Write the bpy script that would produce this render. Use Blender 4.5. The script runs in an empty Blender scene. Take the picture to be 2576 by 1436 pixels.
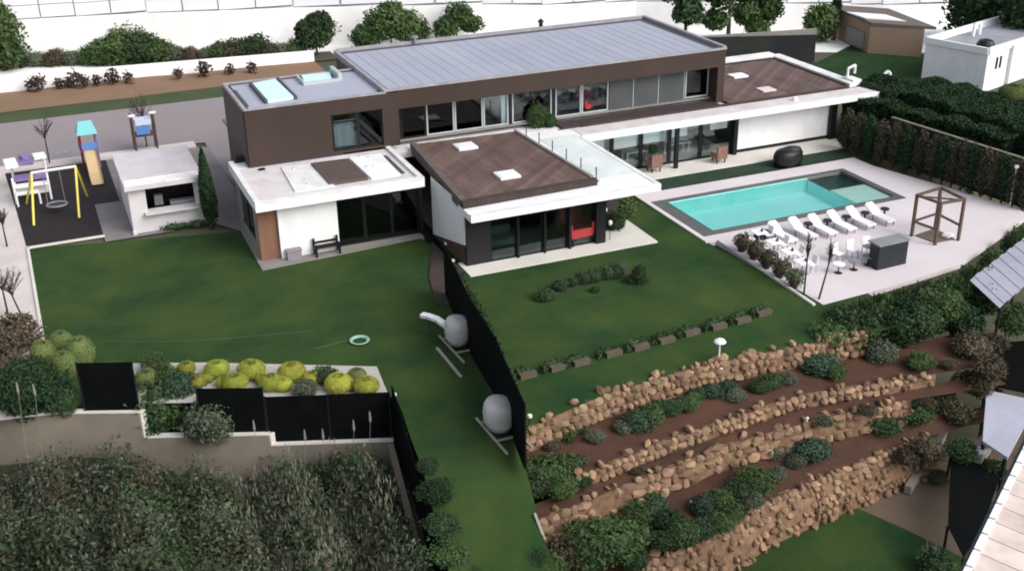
import bpy, bmesh, math, random
import numpy as np
from mathutils import Vector, Matrix
from mathutils.geometry import tessellate_polygon
R = math.radians
random.seed(7)
S = bpy.context.scene
C = S.collection

# ------------------------------------------------------------------ camera, sky, sun, exposure
FPX, PIT, YAW, ROL, CAMH = 2897.8, R(24.8026), R(22.8720), R(-0.97624), 21.0
_cy, _sy, _cp, _sp, _cr, _sr = math.cos(YAW), math.sin(YAW), math.cos(PIT), math.sin(PIT), math.cos(ROL), math.sin(ROL)
RM = np.array([[_cr, -_sr, 0], [_sr, _cr, 0], [0, 0, 1]]) @ np.array([[1, 0, 0], [0, -_sp, -_cp], [0, _cp, -_sp]]) @ np.array([[_cy, -_sy, 0], [_sy, _cy, 0], [0, 0, 1]])
cam = bpy.data.cameras.new('camera'); co = bpy.data.objects.new('camera', cam); C.objects.link(co)
cam.sensor_fit = 'HORIZONTAL'; cam.sensor_width = 36; cam.lens = 36 * FPX / 2576; cam.clip_end = 3000; cam.clip_start = .5
co.matrix_world = Matrix(((RM[0][0], -RM[1][0], -RM[2][0], 0), (RM[0][1], -RM[1][1], -RM[2][1], 0), (RM[0][2], -RM[1][2], -RM[2][2], CAMH), (0, 0, 0, 1)))
S.camera = co
W = bpy.data.worlds.new('World'); S.world = W; W.use_nodes = True
nt = W.node_tree; bgn = nt.nodes['Background']
sk = nt.nodes.new('ShaderNodeTexSky'); sk.sky_type = 'NISHITA'; sk.sun_disc = False
SUN_EL, SUN_AZ = R(38), R(146)      # azimuth clockwise from +Y: light comes from the right of and behind the camera
sk.sun_elevation = SUN_EL; sk.sun_rotation = SUN_AZ; sk.air_density = 1.0; sk.dust_density = 3.0
hs = nt.nodes.new('ShaderNodeHueSaturation'); hs.inputs['Saturation'].default_value = .42
nt.links.new(sk.outputs[0], hs.inputs['Color']); nt.links.new(hs.outputs[0], bgn.inputs['Color'])
bgn.inputs['Strength'].default_value = .15
sl = bpy.data.lights.new('sun', 'SUN'); so = bpy.data.objects.new('sun', sl); C.objects.link(so)
sl.energy = 1.5; sl.angle = R(45); sl.color = (1, .965, .92)
sd = Vector((math.sin(SUN_AZ) * math.cos(SUN_EL), math.cos(SUN_AZ) * math.cos(SUN_EL), math.sin(SUN_EL)))
so.rotation_euler = (-sd).to_track_quat('-Z', 'Y').to_euler()
S.view_settings.view_transform = 'Standard'; S.view_settings.look = 'None'; S.view_settings.gamma = 1
S.view_settings.exposure = .50
S.cycles.filter_width = 1.9

def at(x, y, z=0.):
    """point of the horizontal plane z seen at pixel x, y of a 2576 px wide picture"""
    d = RM.T @ np.array([(x - 1288) / FPX, (y - 718) / FPX, 1]); t = (z - CAMH) / d[2]
    return (d[0] * t, d[1] * t, z)

# ------------------------------------------------------------------ helpers
def srgb(c):
    return tuple((v / 255 / 12.92 if v <= 10 else ((v / 255 + .055) / 1.055) ** 2.4) for v in c)
MATS = {}
def mat(name, col, col2=None, scale=1., rough=.8, bump=0., bscale=None, spec=.3, metal=0., detail=5, obj_rand=0., stretch=None, kind='noise'):
    """noise-mixed procedural material: two real colours of the same stuff"""
    if name in MATS: return MATS[name]
    if max(col) < .45 and 'zinc' not in name: col = tuple(c * .82 for c in col); col2 = col2 and tuple(c * .82 for c in col2)
    m = bpy.data.materials.new(name); m.use_nodes = True; t = m.node_tree; n = t.nodes; l = t.links
    b = n['Principled BSDF']; b.inputs['Roughness'].default_value = rough; b.inputs['Specular IOR Level'].default_value = spec; b.inputs['Metallic'].default_value = metal
    geo = n.new('ShaderNodeNewGeometry'); vec = geo.outputs['Position']
    if stretch:
        mp = n.new('ShaderNodeMapping'); l.new(vec, mp.inputs[0]); mp.inputs['Scale'].default_value = stretch[:3]
        if len(stretch) > 3: mp.inputs['Rotation'].default_value = (0, 0, R(stretch[3]))
        vec = mp.outputs[0]
    src = None
    if col2:
        nz = n.new('ShaderNodeTexNoise'); nz.inputs['Scale'].default_value = scale; nz.inputs['Detail'].default_value = detail; nz.inputs['Roughness'].default_value = .62
        l.new(vec, nz.inputs['Vector'])
        rp = n.new('ShaderNodeValToRGB'); rp.color_ramp.elements[0].position = .33; rp.color_ramp.elements[1].position = .67
        rp.color_ramp.elements[0].color = (*col, 1); rp.color_ramp.elements[1].color = (*col2, 1)
        l.new(nz.outputs[0], rp.inputs[0]); src = rp.outputs[0]
    if obj_rand:
        oi = n.new('ShaderNodeObjectInfo'); hv = n.new('ShaderNodeHueSaturation')
        mr = n.new('ShaderNodeMapRange'); mr.inputs[3].default_value = 1 - obj_rand; mr.inputs[4].default_value = 1 + obj_rand
        mh = n.new('ShaderNodeMapRange'); mh.inputs[3].default_value = .5 - obj_rand * .05; mh.inputs[4].default_value = .5 + obj_rand * .05
        ms = n.new('ShaderNodeMath'); ms.operation = 'FRACT'; mm = n.new('ShaderNodeMath'); mm.operation = 'MULTIPLY'; mm.inputs[1].default_value = 7.13
        l.new(oi.outputs['Random'], mr.inputs[0]); l.new(oi.outputs['Random'], mm.inputs[0]); l.new(mm.outputs[0], ms.inputs[0]); l.new(ms.outputs[0], mh.inputs[0])
        if src: l.new(src, hv.inputs['Color'])
        else: hv.inputs['Color'].default_value = (*col, 1)
        l.new(mr.outputs[0], hv.inputs['Value']); l.new(mh.outputs[0], hv.inputs['Hue']); src = hv.outputs[0]
    if src: l.new(src, b.inputs['Base Color'])
    else: b.inputs['Base Color'].default_value = (*col, 1)
    if bump:
        nb = n.new('ShaderNodeTexNoise'); nb.inputs['Scale'].default_value = bscale or 6; nb.inputs['Detail'].default_value = 6
        l.new(geo.outputs['Position'], nb.inputs['Vector'])
        bp = n.new('ShaderNodeBump'); bp.inputs['Strength'].default_value = bump; bp.inputs['Distance'].default_value = .05
        l.new(nb.outputs[0], bp.inputs['Height']); l.new(bp.outputs[0], b.inputs['Normal'])
    MATS[name] = m; return m
def leafmat(name, col, col2, rnd=.25):
    """leaves: colour differs clump by clump and leaf by leaf, a little light passes through"""
    if name in MATS: return MATS[name]
    m = mat(name, col, col2, 2.6, .75, obj_rand=rnd, spec=.2, detail=8)
    b = m.node_tree.nodes['Principled BSDF']
    return m
def glass(name, tint=(.75, .85, .85), trans=.5, rough=.03):
    m = bpy.data.materials.new(name); m.use_nodes = True; t = m.node_tree; n = t.nodes; l = t.links
    n.remove(n['Principled BSDF']); out = n['Material Output']
    tr = n.new('ShaderNodeBsdfTransparent'); tr.inputs[0].default_value = (*[c * trans for c in tint], 1)
    gl = n.new('ShaderNodeBsdfGlossy'); gl.inputs['Roughness'].default_value = rough; gl.inputs[0].default_value = (.9, .93, .95, 1)
    fr = n.new('ShaderNodeFresnel'); fr.inputs[0].default_value = 1.5
    ad = n.new('ShaderNodeMath'); ad.operation = 'ADD'; ad.inputs[1].default_value = .01; l.new(fr.outputs[0], ad.inputs[0])
    mx = n.new('ShaderNodeMixShader'); l.new(ad.outputs[0], mx.inputs[0]); l.new(tr.outputs[0], mx.inputs[1]); l.new(gl.outputs[0], mx.inputs[2]); l.new(mx.outputs[0], out.inputs[0])
    return m

class MB:
    def __init__(s): s.v = []; s.f = []
    def quad(s, *p):
        k = len(s.v); s.v += [tuple(q) for q in p]; s.f.append(tuple(range(k, k + len(p)))); return s
    def box(s, x0, x1, y0, y1, z0, z1):
        k = len(s.v); s.v += [(x0, y0, z0), (x1, y0, z0), (x1, y1, z0), (x0, y1, z0), (x0, y0, z1), (x1, y0, z1), (x1, y1, z1), (x0, y1, z1)]
        s.f += [tuple(k + i for i in q) for q in ((0, 3, 2, 1), (4, 5, 6, 7), (0, 1, 5, 4), (1, 2, 6, 5), (2, 3, 7, 6), (3, 0, 4, 7))]; return s
    def obox(s, c, d, ang=0, tilt=None):
        """box of size d centred at c, turned about z by ang (or by a matrix)"""
        M = tilt if tilt is not None else Matrix.Rotation(ang, 3, 'Z'); k = len(s.v)
        for x, y, z in ((-1, -1, -1), (1, -1, -1), (1, 1, -1), (-1, 1, -1), (-1, -1, 1), (1, -1, 1), (1, 1, 1), (-1, 1, 1)):
            s.v.append(tuple(Vector(c) + M @ Vector((x * d[0] / 2, y * d[1] / 2, z * d[2] / 2))))
        s.f += [tuple(k + i for i in q) for q in ((0, 3, 2, 1), (4, 5, 6, 7), (0, 1, 5, 4), (1, 2, 6, 5), (2, 3, 7, 6), (3, 0, 4, 7))]; return s
    def bar(s, a, b, w, h=None):
        """square bar from a to b"""
        a, b = Vector(a), Vector(b); d = b - a; h = h or w
        q = d.to_track_quat('Z', 'Y' if abs(d.normalized().z) > .9 else 'X').to_matrix()
        return s.obox((a + b) / 2, (w, h, d.length), tilt=q)
    def tube(s, a, b, r0, r1=None, n=8):
        a, b = Vector(a), Vector(b); r1 = r0 if r1 is None else r1; q = (b - a).to_track_quat('Z', 'Y').to_matrix(); k = len(s.v)
        for p, r in ((a, r0), (b, r1)):
            for i in range(n): s.v.append(tuple(p + q @ Vector((r * math.cos(2 * math.pi * i / n), r * math.sin(2 * math.pi * i / n), 0))))
        s.f += [(k + i, k + (i + 1) % n, k + n + (i + 1) % n, k + n + i) for i in range(n)] + [tuple(k + n - 1 - i for i in range(n)), tuple(k + n + i for i in range(n))]; return s
    def path(s, pts, r, n=6):
        for a, b in zip(pts, pts[1:]): s.tube(a, b, r, r, n)
        return s
    def lathe(s, c, prof, n=14, sx=1, sy=1):
        k = len(s.v); c = Vector(c)
        for r, z in prof:
            for i in range(n): s.v.append((c.x + r * sx * math.cos(2 * math.pi * i / n), c.y + r * sy * math.sin(2 * math.pi * i / n), c.z + z))
        for j in range(len(prof) - 1):
            for i in range(n): s.f.append((k + j * n + i, k + j * n + (i + 1) % n, k + (j + 1) * n + (i + 1) % n, k + (j + 1) * n + i))
        s.f += [tuple(k + n - 1 - i for i in range(n)), tuple(k + (len(prof) - 1) * n + i for i in range(n))]; return s
    def prism(s, pts, z0, z1):
        n = len(pts); k = len(s.v); ar = sum(pts[i][0] * pts[(i + 1) % n][1] - pts[(i + 1) % n][0] * pts[i][1] for i in range(n))
        if ar < 0: pts = pts[::-1]
        s.v += [(p[0], p[1], z0) for p in pts] + [(p[0], p[1], z1) for p in pts]
        s.f += [tuple(k + n + i for i in range(n)), tuple(k + n - 1 - i for i in range(n))] + [(k + i, k + (i + 1) % n, k + n + (i + 1) % n, k + n + i) for i in range(n)]; return s
    def mesh(s, name, m=None, smooth=False):
        me = bpy.data.meshes.new(name); me.from_pydata(s.v, [], s.f)
        if m: me.materials.append(m)
        if smooth: me.polygons.foreach_set('use_smooth', [True] * len(me.polygons))
        me.update(); return me
    def build(s, name, m, parent=None, smooth=False, **kw): return link(name, s.mesh(name, m, smooth), parent, **kw)
def link(name, me, parent=None, loc=None, label=None, cat=None, group=None, kind=None, rz=0, sc=None):
    o = bpy.data.objects.new(name, me); C.objects.link(o)
    if parent: o.parent = parent
    if loc is not None: o.location = loc
    if rz: o.rotation_euler.z = rz
    if sc is not None: o.scale = sc if hasattr(sc, '__len__') else (sc,) * 3
    for k_, v_ in (('label', label), ('category', cat), ('group', group), ('kind', kind)):
        if v_: o[k_] = v_
    return o
def empty(name, loc, label, cat, group=None, rz=0, sc=None):
    o = link(name, None, None, loc, label, cat, group, None, rz, sc); o.empty_display_size = .2; return o
def copy_tree(o, parent=None):
    c = o.copy(); C.objects.link(c); c.parent = parent
    for ch in list(o.children): copy_tree(ch, c)
    return c
def struct(name, mb, m, smooth=False): return mb.build(name, m, None, smooth, kind='structure')
def sheet(pts, z=0):
    """flat sheet, cut into triangles so that concave outlines work"""
    mb = MB(); vs = [Vector((p[0], p[1], z)) for p in pts]; mb.v = [tuple(v) for v in vs]
    for t in tessellate_polygon([vs]):
        a, b, c = (vs[i] for i in t)
        mb.f.append(tuple(t) if (b - a).cross(c - a).z > 0 else tuple(t[::-1]))
    return mb
def ordinal(i): return f'number {i + 1}' if i > 19 else ['first', 'second', 'third', 'fourth', 'fifth', 'sixth', 'seventh', 'eighth', 'ninth', 'tenth', 'eleventh', 'twelfth', 'thirteenth', 'fourteenth', 'fifteenth', 'sixteenth', 'seventeenth', 'eighteenth', 'nineteenth', 'twentieth'][i]

# ---- foliage: many small leaf faces spread through an uneven crown volume
def leaf_mesh(name, m, n, rad=(1, 1, 1), leaf=.09, seed=0, lumps=7, base=0., up=0., core=True, shell=.55, aspect=.55, flat=False, amp=1., taper=0.):
    rg = np.random.default_rng(seed); rad = np.array(rad, float)
    d = rg.normal(size=(n, 3)); d /= np.linalg.norm(d, axis=1)[:, None]
    lc = rg.normal(size=(lumps, 3)); lc /= np.linalg.norm(lc, axis=1)[:, None]; la = rg.uniform(.1, .34, lumps) * amp
    bump = 1 + sum(la[i] * np.exp(-((d - lc[i]) ** 2).sum(1) / .22) for i in range(lumps)) - .12
    rr = bump * (shell + (1 - shell) * rg.random(n) ** .6) * (1 + .08 * amp * rg.normal(size=n))
    p = d * rr[:, None] * rad; p[:, :2] *= (1 - taper * (p[:, 2:3] / rad[2] + 1) / 2).clip(.12); p[:, 2] = p[:, 2] + base
    nrm = d * .7 + rg.normal(size=(n, 3)) * .75
    if flat: nrm = np.array([0, 0, 1.]) + rg.normal(size=(n, 3)) * .5
    nrm /= np.linalg.norm(nrm, axis=1)[:, None]
    a = np.cross(nrm, rg.normal(size=(n, 3))); a /= np.linalg.norm(a, axis=1)[:, None]
    if up: a = a * (1 - up) + np.array([0, 0, up]); a /= np.linalg.norm(a, axis=1)[:, None]
    b = np.cross(nrm, a); sz = leaf * rg.uniform(.6, 1.5, n)[:, None]
    q = np.stack([p - a * sz, p + b * sz * aspect, p + a * sz, p - b * sz * aspect], 1).reshape(-1, 3)
    verts = q; nv = 4 * n; faces = np.arange(nv).reshape(-1, 4)
    if core:
        k = 10; cv = []; cf = []
        for j in range(1, 7):
            th = math.pi * j / 7
            for i in range(k):
                dd = np.array([math.sin(th) * math.cos(2 * math.pi * i / k), math.sin(th) * math.sin(2 * math.pi * i / k), math.cos(th)])
                bb = .88 + sum(la[q_] * math.exp(-((dd - lc[q_]) ** 2).sum() / .22) for q_ in range(lumps))
                tp = 1 - taper * (dd[2] + 1) / 2; cv.append(dd * bb * rad * (shell + .1 * amp - .02) * np.array([tp, tp, 1]) + np.array([0, 0, base]))
        for j in range(5):
            for i in range(k): cf.append((nv + j * k + i, nv + (j + 1) * k + i, nv + (j + 1) * k + (i + 1) % k, nv + j * k + (i + 1) % k))
        verts = np.vstack([verts, np.array(cv)]); faces = np.vstack([faces, np.array(cf)])
    me = bpy.data.meshes.new(name); me.vertices.add(len(verts)); me.vertices.foreach_set('co', verts.astype('f').ravel())
    me.loops.add(faces.size); me.loops.foreach_set('vertex_index', faces.astype('i').ravel())
    me.polygons.add(len(faces)); me.polygons.foreach_set('loop_start', np.arange(0, faces.size, 4, dtype='i')); me.polygons.foreach_set('loop_total', np.full(len(faces), 4, dtype='i'))
    me.materials.append(m); me.update(calc_edges=True); me.validate(); return me

# ------------------------------------------------------------------ materials
WHITE = mat('white_render', (.82, .82, .83), (.72, .72, .73), 1.1, .7, detail=9, stretch=(1, 1, .35))
WHITEC = mat('white_coping', (.78, .77, .77), (.60, .59, .59), 1.3, .7, detail=8)
SLAB = mat('pale_roof_screed', (.66, .62, .62), (.52, .48, .48), 1.1, .85, detail=8)
GLASSR = mat('pale_green_roof_glass', (.62, .70, .69), (.80, .83, .83), .7, .25, spec=.5)
BROWN = mat('brown_cladding', (.062, .038, .031), (.048, .032, .026), .5, .55, stretch=(1, 1, .4))
BROWND = mat('brown_soffit', (.05, .036, .03), None)
ROOFG = mat('grey_zinc_roof', (.31, .33, .41), (.365, .375, .44), .25, .5, obj_rand=.05, spec=.3)
ROOFL = mat('grey_roof_edge', (.42, .41, .44), (.30, .29, .32), 1.5, .6)
DECKB = mat('brown_roof_board', (.12, .070, .060), (.185, .130, .118), 1.3, .75, obj_rand=.2, stretch=(1, .2, 1, 42), detail=7)
DECKBASE = mat('dark_roof_felt', (.05, .038, .036), (.075, .055, .05), 1.5, .9)
DARKF = mat('dark_frame', (.012, .013, .016), None, rough=.4)
PALEF = mat('pale_frame', (.42, .46, .48), None, rough=.5)
GREYP = mat('grey_shutter', (.075, .083, .088), (.10, .107, .115), .9, .5)
WOODO = mat('orange_timber', (.27, .145, .09), (.22, .11, .075), 1., .6, stretch=(4, 4, .6))
GLS = glass('window_glass', trans=.9)
GLSD = glass('dark_glass', (.45, .6, .68), .35)
GLSB = glass('blue_glass', (.95, 1, 1), .97)
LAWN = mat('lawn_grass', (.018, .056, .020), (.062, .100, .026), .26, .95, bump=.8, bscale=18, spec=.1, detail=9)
LAWNS = mat('dark_grass', (.019, .05, .018), (.036, .074, .028), .45, .95, bump=.5, bscale=14, spec=.1, detail=9)  # darker, less yellow grass than the main lawn
GROUND = mat('dry_ground', (.13, .12, .085), (.07, .085, .045), .15, .95, detail=9)
CONC = mat('concrete', (.33, .31, .29), (.24, .225, .205), .8, .85, detail=8)
BEIGE = mat('beige_render_wall', (.31, .265, .205), (.20, .18, .145), .5, .9, detail=9)
PINK = mat('pinkish_asphalt', (.34, .285, .30), (.29, .265, .27), .15, .85, detail=7)
DECK = mat('pinkish_stone_deck', (.66, .59, .61), (.57, .54, .55), .3, .75, detail=8)
PALE = mat('pale_paving', (.68, .65, .59), (.58, .56, .53), .6, .8, detail=7)
PATH = mat('pale_pink_path', (.62, .55, .53), (.50, .455, .43), .5, .85, detail=8)
EARTH = mat('orange_earth', (.30, .17, .12), (.22, .16, .09), .35, .95, detail=8)
SOIL = mat('red_brown_soil', (.105, .048, .030), (.060, .033, .024), .6, .95, bump=.6, bscale=4, detail=9)
SAND = mat('brown_sand', (.165, .125, .088), (.12, .092, .07), .3, .95, detail=6)
STONE = mat('ochre_rubble_stone', (.355, .232, .145), (.235, .15, .095), 2.5, .9, bump=.5, bscale=9, obj_rand=.36)
STONEB = mat('rubble_bedding', (.15, .085, .052), (.30, .19, .12), 2.6, .95, bump=.5, bscale=6)
RUBBER = mat('black_rubber_mat', (.017, .013, .016), (.026, .018, .018), .8, .8)
NET = mat('black_shade_net', (.0035, .0045, .005), (.006, .007, .007), 1.5, .9, spec=.05)
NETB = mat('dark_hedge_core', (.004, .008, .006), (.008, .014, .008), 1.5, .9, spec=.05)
WHITEP = mat('white_plastic', (.82, .81, .82), None, rough=.4)
BLACKP = mat('black_plastic', (.012, .012, .014), None, rough=.4)
GREYM = mat('grey_metal', (.22, .22, .25), (.3, .3, .33), 2, .45)
YELLOW = mat('yellow_steel', (.68, .58, .10), None, rough=.4)
REDP = mat('red_plastic', (.30, .02, .035), None, rough=.4)
BLUEP = mat('blue_plastic', (.12, .24, .55), None, rough=.35)
TEAL = mat('teal_plastic', (.18, .50, .52), None, rough=.35)
PURPLE = mat('purple_plastic', (.20, .13, .33), (.28, .22, .42), 2, .4)
TAN = mat('tan_plastic', (.62, .45, .24), (.55, .42, .26), 2, .4)
WOOD = mat('brown_wood', (.16, .10, .08), (.11, .07, .055), 3, .7)
BARK = mat('bark', (.075, .05, .042), (.05, .036, .032), 4, .9)
COVER = mat('grey_fabric_cover', (.50, .485, .47), (.36, .35, .345), 1.6, .75, bump=1., bscale=4)
GRAVEL = mat('white_gravel', (.52, .49, .45), (.36, .34, .31), 9, .9)
TROOF = mat('grey_corrugated_sheet', (.42, .42, .50), (.35, .35, .42), .6, .45)
FARWALL = mat('white_street_wall', (.92, .91, .90), (.80, .79, .78), .55, .8)
FARPAN = mat('pale_blue_white_panel', (.80, .82, .87), None, rough=.5, obj_rand=.04)
BRICKW = mat('buff_wall', (.40, .27, .19), (.33, .25, .18), .3, .9)
CHROOF = mat('pink_roof_tile', (.66, .57, .52), (.50, .42, .38), 1.5, .8, obj_rand=.1)

L_DARK = leafmat('dark_green_leaves', (.030, .062, .026), (.056, .098, .038))
L_MID = leafmat('mid_green_leaves', (.050, .092, .032), (.088, .135, .048))
L_BLUE = leafmat('blue_green_leaves', (.040, .078, .048), (.066, .11, .066))
L_GREY = leafmat('grey_green_leaves', (.085, .108, .072), (.13, .155, .10))
L_YEL = leafmat('yellow_green_leaves', (.29, .33, .05), (.43, .43, .075), .35)
L_LIME = leafmat('soft_lime_leaves', (.13, .18, .06), (.20, .25, .085))
L_BROWN = leafmat('brown_dry_leaves', (.085, .07, .045), (.13, .108, .07))
L_DRY = leafmat('dry_grass_stalks', (.17, .175, .125), (.29, .285, .215))
L_HEDGE = leafmat('hedge_leaves', (.015, .042, .016), (.032, .066, .024), .12)
L_WEED = leafmat('weed_leaves', (.045, .062, .035), (.125, .13, .085))
L_SCREEN = leafmat('olive_screen_leaves', (.045, .046, .028), (.085, .078, .05), .2)
L_DEAD = leafmat('dark_brown_twigs', (.05, .032, .028), (.075, .05, .042))

# ------------------------------------------------------------------ ground and big surfaces
g = MB(); xs = [-900, -300, -100, -60, -30] + list(range(-20, 70, 5)) + [80, 120, 300, 900]; ys = [-300, -60, -20] + list(range(0, 45, 5)) + [47, 52, 60, 80, 100, 130, 200, 500, 1500]
def gz(x, y):
    if y <= 45: return -5.3
    if y >= 52: return -.08
    return -5.3 + 5.22 * (y - 45) / 7
for y in ys:
    for x in xs: g.v.append((x, y, gz(x, y)))
n = len(xs)
g.f = [(j * n + i, j * n + i + 1, (j + 1) * n + i + 1, (j + 1) * n + i) for j in range(len(ys) - 1) for i in range(n - 1)]
struct('ground', g, GROUND)

def dark_fence_x(y):
    return float(np.interp(y, [22, 26.7, 28.7, 30.6, 33.2, 36.6, 41, 45], [11.6, 12.2, 12.62, 13.05, 13.5, 13.85, 14.6, 16.3]))
def strip_z(y): return 0. if y > 30 else -(30 - y) * .32
def left_wall_x(y): return float(np.interp(y, [20, 28.4, 34.5], [7.6, 8.9, 9.75]))
struct('lawn_left', sheet([(-1.4, 45.3), (-1.5, 55.5), (1.95, 54.7), (8.1, 53.3), (8.1, 48.9), (15.8, 48.9), (16.4, 45), (14.8, 41), (14.1, 37), (13.85, 34.5), (10.0, 34.5), (10.0, 34.9), (-1.2, 39.3)], 0), LAWN)
g = MB(); N = 26
for j in range(N + 1):
    y = 34.5 - 13.5 * j / N
    for i in range(9):
        x0, x1 = left_wall_x(y) + .3, dark_fence_x(y) + (.1 if y > 30 else -.05)
        g.v.append((x0 + (x1 - x0) * i / 8, y, strip_z(y) + .05 * math.sin(i * 1.3 + j * .9) * (j > 0)))
g.f = [(j * 9 + i, (j + 1) * 9 + i, (j + 1) * 9 + i + 1, j * 9 + i + 1) for j in range(N) for i in range(8)]
struct('lawn_strip', g, LAWN, True)
def wy1(x): return float(np.interp(x, [12, 13.6, 17, 21.2, 25.4, 31], [30.6, 31.0, 31.9, 32.3, 32.05, 31.6]))
def wy2(x): return float(np.interp(x, [12, 15.4, 18.4, 24.4, 30, 33], [28.7, 29.2, 29.75, 30.35, 29.6, 29.2]))
def wy3(x): return float(np.interp(x, [12, 16.2, 20.6, 24.5, 28.8, 33], [28.1, 28.75, 29.45, 29.55, 29.2, 28.6]))
def wy4(x): return float(np.interp(x, [12, 15.07, 18.3, 21.35, 28.5, 33], [25.6, 26.15, 26.6, 27.5, 28.45, 28.3]))
rl = [(dark_fence_x(45) + .1, 44.3), (dark_fence_x(41) + .05, 41), (dark_fence_x(37) + .05, 37), (13.65, 33.5), (13.3, 31)] + [(x, wy1(x) - .02) for x in (14, 17, 19, 21, 23, 25.4, 28, 31)] + [(31, 34.9), (28.6, 34.9), (27.9, 42.2), (27.9, 46), (27.4, 51), (22, 51), (16.6, 49)]
struct('lawn_right', sheet(rl, 0), LAWN)

def bed(name, ya, za, yb, zb, x0, x1, m):
    """terrace surface from the foot of one wall (ya) down to the crest of the next (yb)"""
    g = MB(); nx, ny = 44, 8; rg = random.Random(name)
    for i in range(nx + 1):
        x = x0 + (x1 - x0) * i / nx
        for j in range(ny + 1):
            t = j / ny; y = ya(x) * (1 - t) + yb(x) * t
            g.v.append((x, y, za * (1 - t) + zb * t + rg.uniform(-.05, .05) * (0 < j < ny)))
    g.f = [(i * (ny + 1) + j, i * (ny + 1) + j + 1, (i + 1) * (ny + 1) + j + 1, (i + 1) * (ny + 1) + j) for i in range(nx) for j in range(ny)]
    return struct(name, g, m, True)
bed('upper_terrace_soil', wy1, -.9, wy2, -1.1, 12.7, 33, SOIL)
bed('middle_terrace_soil', wy2, -1.55, wy3, -1.72, 11.9, 33, SOIL)
bed('lower_terrace_soil', wy3, -2.6, wy4, -3.0, 11.8, 33, SOIL)
struct('lower_lawn', sheet([at(*q, -4.5)[:2] for q in ((1500, 1500), (1590, 1425), (1840, 1405), (2085, 1268), (2113, 1258), (2273, 1328), (2420, 1400), (2500, 1560), (1500, 1560))], -4.5), LAWN)
struct('sand_yard', sheet([at(*q, -4.52)[:2] for q in ((2080, 1262), (2290, 1150), (2400, 1100), (2600, 1080), (2600, 1560), (2480, 1560), (2400, 1420), (2273, 1345), (2110, 1275))], -4.52), SAND)

# left path, playground mat, drive, paving, earth bank
struct('left_path', sheet([(-7, 40), (-1.25, 38.8), (-1.3, 45.3), (-1.5, 55.5), (-1.5, 56), (-2.2, 67.5), (-2.2, 68.9), (-9, 69)], -.004), PATH)
struct('grass_edging', MB().obox((-1.38, 47.2, .03), (.12, 16.8, .1), R(.8)).box(-1.5, 2.0, 55.42, 55.56, 0, .08), PALE)
struct('rubber_playground', sheet([(-1.55, 55.57), (2.0, 55.57), (1.95, 60.3), (3.2, 60.3), (3.2, 67.7), (-2.15, 67.7)], .004), RUBBER)
struct('drive', sheet([(-40, 68.9), (9, 68.6), (9.2, 59.3), (16, 59.3), (16.2, 63), (47, 63), (47, 70.5), (30, 76.5), (14, 78.4), (-40, 78.4)], 0), PINK)
struct('drive_kerb', MB().box(-9, 8.4, 67.75, 68.85, 0, .1), PATH)
struct('passage_paving', sheet([(1.96, 54.75), (5.2, 54.75), (5.2, 55.3), (7.1, 55.0), (8.1, 53.4), (9.1, 53.4), (9.1, 67.7), (3.22, 67.7), (3.22, 60.29), (1.96, 60.29)], .008), mat('grey_paving', (.27, .25, .25), (.21, .195, .19), .6, .85))
struct('grass_verge', sheet([(-40, 78.42), (14, 78.42), (16, 81.3), (-40, 81)], 0), mat('verge_grass', (.04, .075, .03), (.08, .095, .04), .4, .95))
g = MB(); pr = [(81, 0), (83, .06), (85.4, .1), (86.1, .1)]; xsb = list(range(-40, 22, 3)); rg = random.Random(3)
for x in xsb:
    for y, z in pr: g.v.append((x, y - (x > 2) * (x - 2) * .06 * (z > .5), z + rg.uniform(-.05, .05)))
g.f = [(i * 4 + j, (i + 1) * 4 + j, (i + 1) * 4 + j + 1, i * 4 + j + 1) for i in range(len(xsb) - 1) for j in range(3)]
struct('earth_bank', g, EARTH, True)
struct('garage_paving', MB().prism([(8.1, 48.1), (8.17, 53.4), (8.6, 53.4), (8.6, 49.5), (16.0, 49.5), (16.0, 48.65), (15.8, 48.65)], -.1, .05), CONC)
struct('wing_terrace', MB().prism([(16.35, 43.45), (25.76, 43.35), (25.78, 46.6), (23.4, 46.6), (23.4, 45), (16.35, 45)], -.1, .06), PALE)
struct('pool_wing_paving', MB().prism([(25.9, 50.9), (30, 51.05), (42.6, 51.0), (43.2, 53), (25.9, 53)], -.1, .05), PALE)
struct('pool_hedge_lawn', sheet([(27.5, 49.4), (42.2, 49.6), (42.6, 51.0), (30, 51.04), (27.5, 50.9)], .004), mat('ground_ivy', (.018, .045, .028), (.03, .06, .035), 1.2, .95, bump=.6, bscale=8))
struct('far_street', sheet([(-60, 92.5), (20, 87.5), (46, 76), (66, 65), (90, 60), (90, 150), (-60, 150)], -.03), FARWALL)

# ------------------------------------------------------------------ pool deck and pool
dz = 0.02
def rects_deck():
    g = MB()
    # deck in pieces round the pool opening (28.75..39.9 x 43.35..47.85)
    g.box(27.85, 28.75, 42.3, 49.4, -.2, dz); g.prism([(28.75, 47.85), (41.9, 47.85), (41.85, 49.4), (28.75, 49.4)], -.2, dz)
    g.prism([(39.9, 43.35), (43.1, 43.35), (41.9, 47.85), (39.9, 47.85)], -.2, dz)
    g.prism([(28.75, 42.3), (43.3, 42.3), (43.1, 43.35), (28.75, 43.35)], -.2, dz)
    g.prism([(28.35, 42.3), (28.6, 34.6), (32, 34.8), (36.6, 35.4), (43.9, 38.6), (44, 39.3), (43.3, 42.3)], -.2, dz)
    return g
struct('pool_deck', rects_deck(), DECK)
struct('deck_kerb', MB().obox((27.82, 45.85, .03), (.14, 7.1, .1)).obox((28.33, 38.5, .03), (.14, 7.6, .1), R(-1.6)), PALE)
pool = empty('swimming_pool', (34, 45.5, 0), 'turquoise rectangular swimming pool with dark stone rim sunk into the pink deck', 'swimming pool')
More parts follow.
